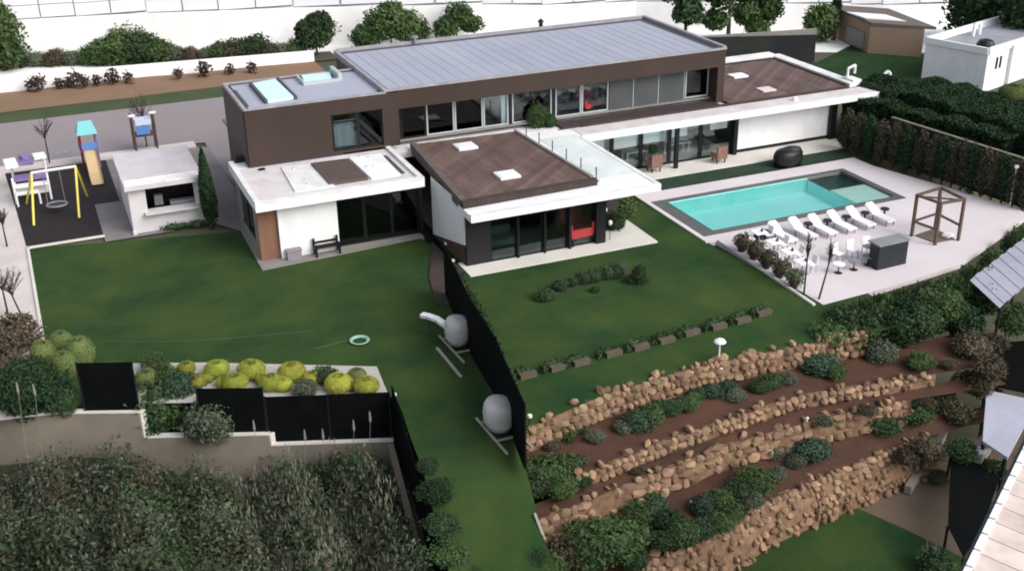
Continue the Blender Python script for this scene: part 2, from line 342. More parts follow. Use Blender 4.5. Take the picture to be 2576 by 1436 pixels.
def local(mb, o):
    mb.v = [(x - o.location.x, y - o.location.y, z - o.location.z) for x, y, z in mb.v]; return mb
RIM = mat('dark_wet_pool_rim', (.10, .115, .115), (.15, .15, .15), 1.5, .4)
local(MB().box(28.1, 28.75, 43.0, 48.1, dz, .045).box(28.75, 40.1, 43.0, 43.45, dz, .045).box(28.75, 40.1, 47.75, 48.1, dz, .045).box(39.75, 40.1, 43.45, 47.75, dz, .045), pool).build('rim', RIM, pool)
TURQ = mat('turquoise_pool_plaster', (.34, .92, .88), (.52, .97, .95), .4, .6)
local(MB().quad((29.0, 43.6, -.8), (37.5, 43.6, -.8), (37.5, 47.7, -.7), (29.0, 47.7, -.8))
      .quad((29.0, 43.6, -.8), (29.0, 47.7, -.8), (28.9, 47.74, .0), (28.9, 43.46, 0)).quad((28.9, 43.46, 0), (37.5, 43.46, 0), (37.5, 43.6, -.8), (29, 43.6, -.8))
      .quad((29, 47.7, -.8), (37.5, 47.7, -.8), (37.5, 47.74, 0), (28.9, 47.74, 0)).quad((37.5, 43.6, -.8), (37.5, 43.6, -.14), (37.5, 47.7, -.14), (37.5, 47.7, -.8)).quad((37.5, 43.45, -.14), (37.55, 43.45, -.14), (37.55, 47.75, -.14), (37.5, 47.75, -.14)), pool).build('basin', TURQ, pool)
DKT = mat('dark_pool_tile', (.022, .075, .065), (.03, .09, .08), 1, .4)
local(MB().box(37.56, 39.75, 45.9, 47.75, -.9, -.2), pool).build('dark_tiled_shelf', DKT, pool)
local(MB().box(28.75, 28.9, 43.45, 47.75, -.3, .0), pool).build('overflow_channel', DKT, pool)
local(MB().box(37.56, 39.75, 43.45, 45.82, -.9, -.08), pool).build('shallow_ledge', mat('pale_aqua_tile', (.68, .90, .82), (.74, .92, .86), 1, .5), pool)
m = bpy.data.materials.new('pool_water'); m.use_nodes = True; t = m.node_tree; nn = t.nodes; nn.remove(nn['Principled BSDF'])
tr = nn.new('ShaderNodeBsdfTransparent'); tr.inputs[0].default_value = (.90, .985, .975, 1); gl = nn.new('ShaderNodeBsdfGlossy'); gl.inputs['Roughness'].default_value = .06
fr = nn.new('ShaderNodeFresnel'); fr.inputs[0].default_value = 1.33; nz = nn.new('ShaderNodeTexNoise'); nz.inputs['Scale'].default_value = 3.5; nz.inputs['Detail'].default_value = 4
ge = nn.new('ShaderNodeNewGeometry'); t.links.new(ge.outputs['Position'], nz.inputs['Vector'])
bp = nn.new('ShaderNodeBump'); bp.inputs['Strength'].default_value = .7; bp.inputs['Distance'].default_value = .04; t.links.new(nz.outputs[0], bp.inputs['Height']); t.links.new(bp.outputs[0], gl.inputs['Normal']); t.links.new(bp.outputs[0], fr.inputs['Normal'])
mx = nn.new('ShaderNodeMixShader'); t.links.new(fr.outputs[0], mx.inputs[0]); t.links.new(tr.outputs[0], mx.inputs[1]); t.links.new(gl.outputs[0], mx.inputs[2]); t.links.new(mx.outputs[0], nn['Material Output'].inputs[0])
local(MB().quad((28.75, 43.45, -.03), (39.75, 43.45, -.03), (39.75, 47.75, -.03), (28.75, 47.75, -.03)), pool).build('water', m, pool)

# ------------------------------------------------------------------ the house
H = empty('house', (0, 0, 0), 'long modern two-storey house with brown upper floor, grey zinc roof and white wings', 'house')
def hp(name, mb, m, parent=None, **kw): return mb.build(name, m, parent or H, **kw)
# upper floor shell, x 9..35.65
hp('wall', MB().box(9.0, 13.15, 53.5, 53.8, 3.15, 5.86).box(9.0, 9.3, 53.8, 58.6, 3.15, 5.86).box(13.15, 15.75, 53.5, 53.8, 5.12, 5.86).box(13.15, 15.75, 53.5, 53.8, 3.15, 3.27).box(15.75, 16.6, 53.5, 54.3, 3.15, 5.86)
   .box(9.3, 16.0, 58.5, 58.8, 3.15, 5.86).box(8.95, 9.0, 53.6, 58.8, .0, 5.8), BROWN, label='brown clad left end wall of the upper floor')
hp('fascia', MB().box(16.6, 35.65, 53.5, 53.75, 5.0, 5.95), BROWN, label='deep brown fascia over the recessed balcony windows')
hp('wall', MB().box(35.2, 35.65, 53.75, 62.7, 3.0, 5.95).box(35.2, 35.65, 53.5, 53.75, 3.0, 5.0).box(16.0, 35.2, 62.4, 62.7, 0, 5.95).box(15.9, 16.15, 54.3, 62.4, 5.0, 5.95).box(15.9, 16.1, 58.8, 62.4, 0, 5.0), BROWN)
hp('soffit', MB().box(16.6, 35.2, 53.75, 54.6, 4.98, 5.04), BROWND)
hp('floor_slab', MB().box(9.3, 35.2, 54.5, 62.4, 2.95, 3.1), CONC)
hp('interior_wall', MB().box(16.2, 35.2, 57.6, 57.75, 3.1, 5.0).box(9.3, 16, 57.2, 57.3, 3.1, 5.1), mat('interior_plaster', (.20, .19, .18), None))
for xx in (20.7, 25.5, 28.6): hp('interior_wall', MB().box(xx, xx + .12, 54.7, 57.6, 3.1, 5.0), MATS['interior_plaster'])
# roof: low part and high part
hp('roof', MB().box(9.1, 16.0, 53.6, 58.7, 5.7, 5.86), ROOFG, label='lower left part of the grey flat roof')
rf = hp('roof', MB().box(16.0, 35.5, 53.7, 62.55, 5.8, 5.93), ROOFG, label='high main part of the grey zinc roof')
hp('roof_edge', MB().box(9.0, 16.0, 53.48, 53.6, 5.863, 5.95).box(8.97, 9.15, 53.6, 58.8, 5.8, 5.97).box(9.15, 16, 58.7, 58.85, 5.7, 5.95), ROOFL)
hp('roof_edge', MB().box(15.88, 35.68, 53.45, 53.58, 5.953, 6.06).box(15.85, 16.05, 53.58, 62.6, 5.8, 6.1).box(35.5, 35.72, 53.58, 62.8, 5.95, 6.12).box(16.05, 35.5, 62.6, 62.8, 5.8, 6.12), ROOFL)
hp('gutter', MB().box(16.2, 35.3, 62.2, 62.5, 5.93, 5.98).box(35.1, 35.3, 54, 62.2, 5.93, 5.98).box(9.25, 9.4, 54.2, 57.4, 5.865, 5.9), mat('dark_gutter', (.10, .10, .13), None))
pan_me = MB().box(0, .645, 0, 8.5, 0, .03).box(.61, .635, 0, 8.5, .03, .042).mesh('roof_panel', ROOFG)
for i in range(29): link('roof_panel', pan_me, rf, (16.25 + i * .648, 53.62, 5.932))
hp('skylight', MB().prism([(10.35, 54.35), (11.65, 54.5), (11.6, 58.3), (10.35, 58.0)], 5.87, 6.0), mat('pale_blue_skylight', (.55, .78, .82), (.62, .85, .88), .8, .2, spec=.5), label='large pale blue skylight near the left roof end')
hp('skylight_frame', MB().box(10.2, 10.34, 54.3, 58.1, 5.863, 6.03).box(11.68, 11.8, 54.4, 58.4, 5.863, 6.03), mat('dark_gutter', (.1, .1, .13)))
hp('skylight', MB().prism([(12.8, 57.0), (14.2, 56.95), (14.5, 58.4), (13.0, 58.4)], 5.87, 6.0), MATS['pale_blue_skylight'], label='small pale skylight behind a dark frame')
hp('skylight_frame', MB().box(12.68, 12.78, 56.9, 58.5, 5.863, 6.05).box(14.55, 14.75, 56.9, 58.6, 5.863, 6.25).box(12.7, 14.55, 56.78, 56.92, 5.863, 6.02), PALEF)
hp('roof_vent', MB().lathe((20.6, 62.5, 6.0), [(.1, 0), (.1, .3), (.2, .32), (.2, .42)]), GREYM)
hp('roof_vent', MB().lathe((28.7, 62.9, 6.0), [(.12, -.4), (.12, .35), (.22, .37), (.05, .55)]), BLACKP)
# upper windows
def window(x0, x1, y, z0, z1, fm=DARKF, gm=GLS, fw=.07, label=None):
    w = hp('window', MB().box(x0, x0 + fw, y, y + .08, z0, z1).box(x1 - fw, x1, y, y + .08, z0, z1).box(x0 + fw, x1 - fw, y, y + .08, z0, z0 + fw).box(x0 + fw, x1 - fw, y, y + .08, z1 - fw, z1), fm, label=label)
    MB().box(x0 + fw, x1 - fw, y + .03, y + .05, z0 + fw, z1 - fw).build('pane', gm, w); return w
window(13.2, 14.5, 53.6, 3.28, 5.12, DARKF, GLS); window(14.5, 15.75, 53.6, 3.28, 5.12, DARKF, GLSD)
hp('curtain', MB().prism([(13.3, 53.95), (13.5, 53.88), (13.7, 53.97), (13.95, 53.88), (14.2, 53.96), (14.35, 53.9), (14.35, 54.0), (13.3, 54.02)], 3.35, 4.55), mat('pale_curtain', (.5, .54, .6), None))
mull = [16.95, 18.3, 19.85, 21.45, 22.9]
for i, (a, b) in enumerate(zip(mull, mull[1:])): window(a + .02, b - .02, 54.32, 3.16, 4.98, PALEF if i > 0 else DARKF, GLSD if i < 3 else GLSB)
hp('curtain', MB().box(22.55, 22.8, 54.5, 54.6, 3.15, 4.95), mat('pale_curtain', (.5, .54, .6)))
window(23.1, 25.4, 54.32, 3.16, 4.98, PALEF, GLSD); window(25.62, 27.15, 54.32, 3.16, 4.98, PALEF, GLS); window(27.2, 28.8, 54.32, 3.16, 4.98, PALEF, GLS)
for a, b in ((28.85, 30.33), (30.37, 31.9), (31.94, 33.55)):
    p = hp('shutter_panel', MB().box(a, b, 54.3, 54.36, 3.16, 4.98), GREYP)
    MB().box(b - .03, b + .01, 54.27, 54.299, 3.16, 4.98).build('seam', PALEF, p)
window(33.65, 35.15, 54.32, 3.2, 4.98, PALEF, GLSD)
hp('window_post', MB().box(16.6, 16.95, 54.3, 54.5, 3.15, 5.0), DARKF); hp('window_post', MB().box(22.92, 23.08, 54.3, 54.5, 3.15, 4.98), DARKF); hp('window_post', MB().box(25.42, 25.6, 54.28, 54.5, 3.15, 4.98), DARKF)
hp('sill', MB().box(16.6, 35.2, 54.1, 54.3, 3.1, 3.16), CONC)
# garage wing under the left end
hp('roof_slab', MB().box(8.15, 16.05, 48.3, 53.5, 2.7, 3.02).box(8.15, 9.0, 53.5, 54.6, 2.7, 3.02), WHITE, label='white flat roof slab of the garage')
hp('roof_slab', MB().box(8.15, 8.4, 48.55, 54.6, 3.02, 3.17).box(8.15, 16.05, 48.3, 48.55, 3.02, 3.17).box(15.8, 16.05, 48.55, 53.5, 3.02, 3.17), WHITEC, label='raised white edge of the garage roof')
hp('roof_screed', MB().box(8.4, 15.8, 48.55, 53.5, 3.022, 3.05), SLAB)
hp('roof_cover', MB().prism([(10.15, 49.2), (12.0, 49.2), (11.8, 52.6), (10.35, 52.85)], 3.05, 3.12), WHITEC, label='white sheet on the garage roof')
hp('roof_cover', MB().prism([(13.8, 49.3), (15.2, 49.3), (15.3, 52.7), (13.7, 52.8)], 3.05, 3.13), WHITE, label='white sheet beside the brown patch on the garage roof')
hp('roof_hatch', MB().prism([(11.8, 49.35), (13.65, 49.35), (13.55, 52.45), (11.75, 52.55)], 3.05, 3.2), mat('brown_hatch', (.11, .08, .072), (.13, .098, .09), 1, .7), label='brown square hatch on the garage roof')
hp('roof_drain', MB().box(15.33, 15.5, 49.5, 52.4, 3.05, 3.09), mat('dark_drain', (.09, .09, .085), None))
hp('roof_drain', MB().box(9.3, 9.6, 52.9, 53.1, 3.05, 3.12).box(8.55, 8.95, 54.7, 55.0, 3.0, 3.3), BLACKP)
for x_, y_ in ((10.8, 52.2), (11.0, 50.6), (14.1, 51.0), (14.4, 50.9), (14.2, 52.6), (14.6, 52.4), (10.9, 49.9)): hp('roof_pebble', MB().lathe((x_, y_, 3.12), [(.07, 0), (.08, .04), (.02, .07)], 6), SLAB)
hp('garage_wall', MB().box(9.2, 11.95, 48.95, 49.3, 0.05, 2.7), WHITE, label='white front wall of the garage')
hp('garage_wall', MB().box(8.3, 9.2, 49.12, 49.3, .05, 2.7), WOODO, label='orange-brown timber corner of the garage')
hp('garage_wall', MB().box(8.3, 8.45, 49.3, 50.0, .05, 2.7).box(8.3, 8.45, 53.2, 54.3, .05, 2.7).box(8.3, 8.45, 50, 53.2, .05, .6).box(8.45, 16, 54.2, 54.4, .05, 2.7), CONC)
w = hp('window', MB().box(8.34, 8.42, 50.0, 53.2, .6, .66).box(8.34, 8.42, 50, 53.2, 2.6, 2.7).box(8.34, 8.42, 51.55, 51.65, .66, 2.6), DARKF); MB().box(8.37, 8.39, 50, 53.2, .66, 2.6).build('pane', GLSD, w)
for i in range(3):
    x0 = 11.97 + i * 1.33; window(x0, x0 + 1.32, 49.2, .05, 2.68, DARKF, GLSD)
hp('interior_floor', MB().box(8.5, 16, 49.3, 54.2, .02, .05), CONC)
hp('window_post', MB().box(15.97, 16.15, 49.1, 49.3, .05, 2.7), DARKF)
# living wing with the brown boarded roof
hp('wing_wall', MB().quad((16.55, 48.9, .0), (16.55, 44.6, 1.05), (16.55, 44.6, 2.95), (16.55, 48.9, 2.95)).quad((16.55, 44.6, 2.95), (16.55, 44.6, 1.05), (16.7, 44.6, 1.05), (16.7, 44.6, 2.95)), WHITE, label='white side wall of the living wing')
hp('wing_wall', MB().quad((16.56, 48.9, -.05), (16.56, 44.55, -.05), (16.56, 44.55, 1.05), (16.56, 48.9, .0)), mat('brown_plinth', (.10, .068, .05), (.08, .055, .042), 1, .8), label='brown wedge-shaped lower part of the wing side wall')
hp('roof_slab', MB().prism([(16.45, 43.4), (25.85, 43.4), (25.78, 51.45), (45.5, 51.5), (45.7, 53.0), (23.3, 53.0), (23.3, 45), (16.45, 45)], 2.55, 2.87), WHITE, label='white cantilevered roof slab running round the living wing')
hp('roof_slab', MB().box(16.45, 25.85, 43.4, 43.6, 2.872, 2.9).box(25.62, 25.85, 43.6, 51.5, 2.872, 2.9).box(25.85, 45.6, 51.5, 51.7, 2.872, 2.9), WHITEC)
hp('roof_glass', MB().box(23.6, 25.6, 45.2, 52.0, 2.872, 2.885), GLASSR, label='pale greenish wet sheet covering the cantilevered slab')
hp('roof_screed', MB().box(25.9, 45.0, 51.72, 52.95, 2.872, 2.89), SLAB)
def board_roof(poly, z, label, ang=42, w=.36):
    base = hp('roof_deck', MB().prism(poly, z - .2, z), DECKBASE, label=label)
    ca, sa = math.cos(R(ang)), math.sin(R(ang)); us = [x * -sa + y * ca for x, y in poly]; ts = [x * ca + y * sa for x, y in poly]
    u = min(us)
    while u < max(us):
        # clip the convex outline with the strip u..u+w-.03
        pts = list(poly)
        for s_, lim in ((1, u), (-1, -(u + w - .022))):
            out = []
            for i in range(len(pts)):
                a, b = pts[i], pts[(i + 1) % len(pts)]; da = s_ * (a[0] * -sa + a[1] * ca) - lim; db = s_ * (b[0] * -sa + b[1] * ca) - lim
                if da >= 0: out.append(a)
                if (da >= 0) != (db >= 0):
                    t_ = da / (da - db); out.append((a[0] + (b[0] - a[0]) * t_, a[1] + (b[1] - a[1]) * t_))
            pts = out
            if len(pts) < 3: break
        if len(pts) >= 3: MB().prism(pts, z + .002, z + .022 + random.uniform(0, .015)).build('board', DECKB, base)
        u += w
    return base
board_roof([(16.75, 44.75), (22.95, 44.95), (22.6, 53.0), (17.4, 53.3)], 3.12, 'brown diagonal-boarded roof of the living wing')
hp('roof_edge', MB().prism([(16.45, 44.35), (23.15, 44.55), (23.15, 44.9), (16.45, 44.72)], 2.88, 3.17), DECKBASE, label='dark brown front edge of the boarded roof')
hp('roof_edge', MB().prism([(16.45, 44.72), (16.75, 44.72), (17.4, 53.3), (17.1, 53.5)], 2.7, 3.2), mat('brown_grey_edge', (.17, .13, .125), (.12, .095, .09), 1, .8), label='grey-brown left edge of the boarded roof')
hp('roof_edge', MB().prism([(22.95, 44.9), (23.1, 44.9), (22.75, 53.3), (22.62, 53.0)], 2.9, 3.24), CONC)
hp('roof_trench', MB().prism([(23.1, 44.95), (23.45, 44.95), (23.2, 53.2), (22.78, 53.2)], 2.872, 2.9), DARKF)
for (sx, sy) in ((18.9, 51.2), (19.1, 46.35)):
    s_ = hp('skylight', MB().box(sx, sx + 1.0, sy, sy + .95, 3.145, 3.26), WHITE); MB().box(sx + .1, sx + .9, sy + .1, sy + .85, 3.262, 3.28).build('dome', WHITEP, s_)
rl_ = hp('glass_railing', MB().box(22.98, 23.1, 45.0, 53, 2.9, 2.96), DARKF)
for i in range(6):
    yy = 45.1 + i * 1.5; xx = 23.35 - (yy - 45) * .03; MB().box(xx, xx + .04, yy, yy + .04, 2.9, 3.55).build('post', DARKF, rl_)
hp('wing_wall', MB().box(16.6, 17.75, 44.5, 44.75, .06, 2.55), mat('black_panel', (.018, .017, .022), None, rough=.5), label='black panel at the left of the wing glazing')
for a, b, gm in ((17.75, 19.05, GLS), (19.1, 20.35, GLS), (20.45, 21.6, GLS), (21.7, 23.0, GLS)): window(a, b, 44.5, .06, 2.5, DARKF, gm)
hp('window_post', MB().box(19.02, 19.12, 44.35, 44.49, .06, 2.55), DARKF); hp('window_post', MB().box(20.36, 20.46, 44.35, 44.49, .06, 2.55), DARKF); hp('window_post', MB().box(21.6, 21.72, 44.3, 44.49, .06, 2.55), DARKF)
hp('window_post', MB().box(23.0, 23.5, 44.3, 44.9, .06, 2.55), DARKF)
hp('interior_floor', MB().box(16.7, 25.5, 44.6, 53, .0, .055), mat('grey_floor', (.16, .14, .14), None))
hp('interior_wall', MB().box(16.7, 23.2, 49.0, 49.1, .06, 2.55).box(23.2, 23.3, 45.0, 53, .06, 2.55), mat('dark_interior', (.035, .035, .035), None))
hp('soffit', MB().box(16.6, 25.7, 43.5, 45, 2.5, 2.549), BROWND)
hp('wall', MB().box(23.6, 25.4, 46.7, 47.1, .06, 2.5), mat('dark_stone', (.04, .045, .04), (.06, .062, .055), 1, .8))
# pool wing
hp('pool_wing_wall', MB().box(36.25, 42.6, 52.85, 53.1, .25, 2.55), WHITE, label='long white wall facing the pool')
hp('pool_wing_wall', MB().box(36.2, 42.6, 52.88, 53.1, .04, .25).box(42.6, 43.0, 52.6, 60, 0.04, 2.55), DARKF, label='dark base and end of the white pool wall')
pw = [26.4, 28.3, 30.1, 31.9, 33.9, 35.95]
for a, b in zip(pw, pw[1:]): window(a, b, 52.85, .05, 2.5, DARKF, GLSB, .12)
hp('window_post', MB().box(35.95, 36.2, 52.6, 53.1, .05, 2.55), DARKF); hp('window_post', MB().box(31.8, 32.0, 52.0, 52.2, .05, 2.55), DARKF)
hp('window_head', MB().box(26.4, 36, 52.8, 53, 2.5, 2.549), DARKF)
hp('interior_wall', MB().box(26.4, 36.2, 56.6, 56.7, .05, 2.5), mat('pale_interior', (.45, .45, .44), (.12, .16, .1), .8, .8))
hp('interior_floor', MB().box(26.2, 36.2, 53, 56.6, .02, .05), PALE)
hp('roof_base', MB().box(16.2, 45.0, 53.3, 61.0, 2.5, 2.87).box(25.9, 27.8, 53.0, 53.3, 2.56, 2.87), WHITEC)
board_roof([(35.75, 53.1), (43.8, 53.1), (43.9, 60.3), (35.75, 60.5)], 2.98, 'brown diagonal-boarded roof of the pool wing')
hp('balcony_deck', MB().box(25.4, 35.2, 53.0, 54.1, 2.875, 2.98), mat('dark_purple_deck', (.07, .05, .055), (.05, .04, .042), 1.2, .8))
hp('roof_edge', MB().box(26.5, 43.9, 52.9, 53.0, 2.875, 3.02).box(43.8, 43.95, 53.1, 60.4, 2.875, 3.08).box(35.7, 43.8, 60.4, 60.55, 2.875, 3.08), DECKBASE)
hp('parapet', MB().box(44.1, 44.8, 53.1, 61.1, 2.872, 3.1).box(39.6, 44.1, 60.7, 61.3, 2.872, 3.25), WHITEC, label='pale parapet along the far roof edge of the pool wing')
hp('skylight', MB().box(38.9, 39.9, 57.3, 58.1, 3.005, 3.12), WHITE); hp('skylight', MB().box(38.7, 39.6, 54.0, 54.8, 3.005, 3.09), SLAB)
hp('roof_lamp', MB().lathe((39.6, 52.2, 2.89), [(.16, 0), (.16, .08), (.12, .2), (.03, .22)]), WHITEP)
hp('vent_pipe', MB().box(44.5, 45.1, 53.3, 54.3, 2.875, 3.2).tube((44.6, 54, 3.2), (44.6, 54, 3.75), .08).tube((44.6, 54, 3.75), (45.1, 54, 3.9), .08).tube((45.1, 54, 3.9), (45.1, 54, 3.4), .08), WHITEC, label='white bent vent pipe at the pool wing corner')
hp('vent_pipe', MB().path([(36.6, 60.0, 3.0), (36.7, 60.2, 3.3), (37.0, 60.9, 3.6), (38.2, 61.0, 3.75)], .05), WHITEP)
# furniture in the rooms
def armchair(x, y, z, m, label, rz=0, sc=1.):
    t_ = empty('armchair', (x, y, z), label, 'armchair', None, rz, sc)
    MB().box(-.3, .3, -.3, .3, .22, .42).build('seat', m, t_); MB().obox((0, .33, .62), (.66, .12, .72)).build('backrest', m, t_)
    for s_ in (-1, 1): MB().obox((s_ * .33, 0, .42), (.1, .6, .3)).build('armrest', m, t_)
    for sx in (-.25, .25):
        for sy in (-.25, .25): MB().box(sx - .03, sx + .03, sy - .03, sy + .03, 0, .22).build('leg', DARKF, t_)
    return t_
REDC = mat('red_fabric', (.42, .045, .05), None, rough=.8)
armchair(27.8, 54.75, 3.1, REDC, 'red armchair behind the upper balcony window', R(10), 1.3)
armchair(22.3, 45.0, .06, REDC, 'red high-backed chair behind the right pane of the living room', R(5), 1.9)
hp('curtain', MB().box(27.25, 28.75, 56.2, 56.3, 3.1, 4.95), mat('blue_curtain', (.02, .03, .16), None))
hp('cupboard', MB().box(25.7, 26.9, 56.2, 56.9, 3.1, 4.4), mat('grey_blue_cabinet', (.25, .3, .36), None))
sf = empty('sofa', (18.7, 46.2, .06), 'pale grey sofa behind the left pane of the living room', 'sofa')
MB().box(-.9, .9, -.4, .4, .12, .42).build('seat', mat('grey_sofa', (.22, .24, .24), None), sf); MB().box(-.9, .9, .4, .6, .12, .8).build('backrest', MATS['grey_sofa'], sf)
for s_ in (-1, 1): MB().obox((s_ * .98, .1, .33), (.16, .98, .46)).build('armrest', MATS['grey_sofa'], sf)
for x0, x1, z0 in ((26.6, 27.9, 1.3), (28.5, 29.9, 1.35), (30.3, 31.7, 1.4), (32.1, 33.1, 1.5), (34.6, 35.7, 1.6)):
    hp('bright_view_panel', MB().box(x0, x1, 53.0, 53.03, z0, 2.42), WHITEP)  # added white panels imitating the bright view through far-side windows
ip = empty('indoor_plant', (31.1, 53.3, .05), 'tall green plant standing behind the pool wing glazing', 'plant'); MB().lathe((0, 0, 0), [(.14, 0), (.18, .3)], 10).build('pot', BARK, ip); link('foliage', leaf_mesh('foliage', L_MID, 500, (.26, .2, .75), .07, 91, base=1.0), ip)
for i, (x, y, c) in enumerate(((30.3, 53.9, 'left'), (33.2, 54.2, 'right'))):
    t_ = empty('dining_table', (x, y, .05), f'white table inside the pool wing, {c} of the two seen through the glass', 'table')
    MB().box(-.7, .7, -.4, .4, .7, .76).build('tabletop', WHITEP, t_)
    for sx in (-.6, .6):
        for sy in (-.3, .3): MB().box(sx - .03, sx + .03, sy - .03, sy + .03, 0, .7).build('leg', WHITEP, t_)
for i, (x, y) in enumerate(((30.6, 52.25), (34.6, 52.0))):
    armchair(x, y, .05, mat('rattan', (.22, .11, .09), (.3, .18, .14), 6, .8), ['brown rattan armchair in front of the left pool wing glazing', 'brown rattan armchair beside the white pool wall'][i], R(180), 1.)

# ------------------------------------------------------------------ stone terrace walls
def stone_variants(k=10):
    out = []
    for i in range(k):
        rg = random.Random(i * 11 + 3); bm = bmesh.new()
        for _ in range(26):
            v = Vector((rg.gauss(0, 1), rg.gauss(0, 1), rg.gauss(0, 1))); mxx = max(abs(c) for c in v); v = v / (v.length * .7 + mxx * .3)
            bm.verts.new((v.x * .52, v.y * .42, v.z * .5))
        bmesh.ops.convex_hull(bm, input=bm.verts)
        for v in [v for v in bm.verts if not v.link_faces]: bm.verts.remove(v)
        me = bpy.data.meshes.new('stone'); bm.to_mesh(me); bm.free(); me.materials.append(STONE); out.append(me)
    return out
STV = stone_variants()
def stone_wall(fy, x0, x1, zt, zf, rows, sw, label, batter=.18, toppers=.3, seed=1, ztop=None, cover=.8, low=None):
    """dry stone wall between x0 and x1 along y = fy(x); face looks towards -y"""
    rg = random.Random(seed); w_ = empty('stone_wall', ((x0 + x1) / 2, fy((x0 + x1) / 2), zf), label, 'stone wall')
    ztf = ztop or (lambda x: zt)
    bk = MB(); k = 40
    for i in range(k + 1):
        x = x0 + (x1 - x0) * i / k; y = fy(x)
        bk.v += [(x, y + .12, ztf(x) - .04), (x, y - .06, ztf(x) - .06), (x, y - batter, zf - .15), (x, y + .3, zf - .15)]
    for i in range(k):
        for j in range(3): bk.f.append((i * 4 + j, i * 4 + j + 1, i * 4 + 5 + j, i * 4 + 4 + j))
    local(bk, w_).build('bedding', STONEB, w_)
    rh = (zt - zf) / rows
    for r_ in range(rows):
        x = x0 + rg.uniform(0, sw * .5)
        while x < x1:
            l_ = sw * rg.uniform(.6, 1.45); xc = x + l_ / 2
            if xc > x1: break
            t_ = (r_ + .5) / rows; zc = zf + (ztf(xc) - zf) * t_; y = fy(xc) - batter * (1 - t_) - rg.uniform(-.02, .06)
            small = low is not None and r_ < rows - 2
            if small: l_ *= .7
            if rg.random() < ((cover if r_ < rows - 1 else .95) if not small else low):
                o = link('stone', rg.choice(STV), w_, (xc - w_.location.x, y - w_.location.y, zc - w_.location.z + rg.uniform(-.04, .04)), sc=(l_ * rg.uniform(.95, 1.15), rg.uniform(.3, .42), rh * rg.uniform(.9, 1.3)))
                o.rotation_euler = (rg.uniform(-.25, .25), rg.uniform(-.25, .25), rg.uniform(-.35, .35))
            x += l_
    x = x0
    while x < x1:
        if rg.random() < toppers:
            sz = rg.uniform(.16, .34); o = link('stone', rg.choice(STV), w_, (x - w_.location.x, fy(x) + rg.uniform(-.1, .2) - w_.location.y, ztf(x) + .05 - w_.location.z), sc=(sz * 1.3, sz, sz))
            o.rotation_euler = (rg.uniform(-.4, .4), rg.uniform(-.4, .4), rg.uniform(0, 6))
        x += .3
    return w_
stone_wall(wy1, 13.3, 28.6, .02, -.85, 3, .32, 'uppermost ochre rubble wall holding up the edge of the right lawn', seed=1, toppers=.5, cover=.95)
stone_wall(wy2, 14.3, 30.2, -1.05, -1.55, 2, .30, 'low band of rounded pale stones, second from the top of the terraces', seed=2, toppers=.4, batter=.1, cover=.85)
stone_wall(wy3, 12.5, 28.8, -1.68, -2.65, 3, .44, 'third terrace wall with large flat ochre slabs', seed=3, toppers=.35, batter=.22, cover=.72)
stone_wall(wy4, 12.8, 29.2, -2.95, -4.55, 7, .32, 'lowest and tallest ochre stone wall above the bottom lawn', seed=4, toppers=.5, batter=.65, cover=.8, low=.5)

# ------------------------------------------------------------------ fences and boundary walls
# stepped wall at the lower left with black net panels on top
LW = empty('boundary_wall', (0, 38, -4), 'beige stepped garden wall with pale coping across the lower left', 'garden wall')
A = [(-6.5, 41.25), (1.48, 37.72)]; Bq = [(1.48, 37.72), (5.63, 36.02)]; Cq = [(5.63, 36.02), (9.75, 34.45)]
def vwall(a, b, z0, z1a, z1b=None, th=.22):
    z1b = z1a if z1b is None else z1b; d = Vector((b[0] - a[0], b[1] - a[1], 0)); nrm = Vector((-d.y, d.x, 0)).normalized() * th; g = MB()
    p = [Vector((*a, 0)), Vector((*b, 0)), Vector((*b, 0)) + nrm, Vector((*a, 0)) + nrm]
    k = len(g.v); g.v += [(q.x, q.y, z0) for q in p] + [(p[0].x, p[0].y, z1a), (p[1].x, p[1].y, z1b), (p[2].x, p[2].y, z1b), (p[3].x, p[3].y, z1a)]
    g.f += [tuple(k + i for i in q) for q in ((0, 3, 2, 1), (4, 5, 6, 7), (0, 1, 5, 4), (1, 2, 6, 5), (2, 3, 7, 6), (3, 0, 4, 7))]; return g
for (a, b), z in ((A, -.06), (Bq, -1.1), (Cq, -1.55)):
    local(vwall(a, b, -5.2, z), LW).build('wall_section', BEIGE, LW)
    local(vwall((a[0], a[1] - .03), (b[0], b[1] - .03), z + .002, z + .055, th=.27), LW).build('coping', PALE, LW)
local(vwall((8.0, 22), (9.75, 34.4), -5.2, -4.2, -1.6), LW).build('wall_section', BEIGE, LW)
local(vwall((1.44, 37.74), (1.50, 37.66), -1.1, -.02, th=.25), LW).build('coping', PALE, LW); local(vwall((5.6, 36.03), (5.66, 35.96), -1.55, -1.08, th=.25), LW).build('coping', PALE, LW)
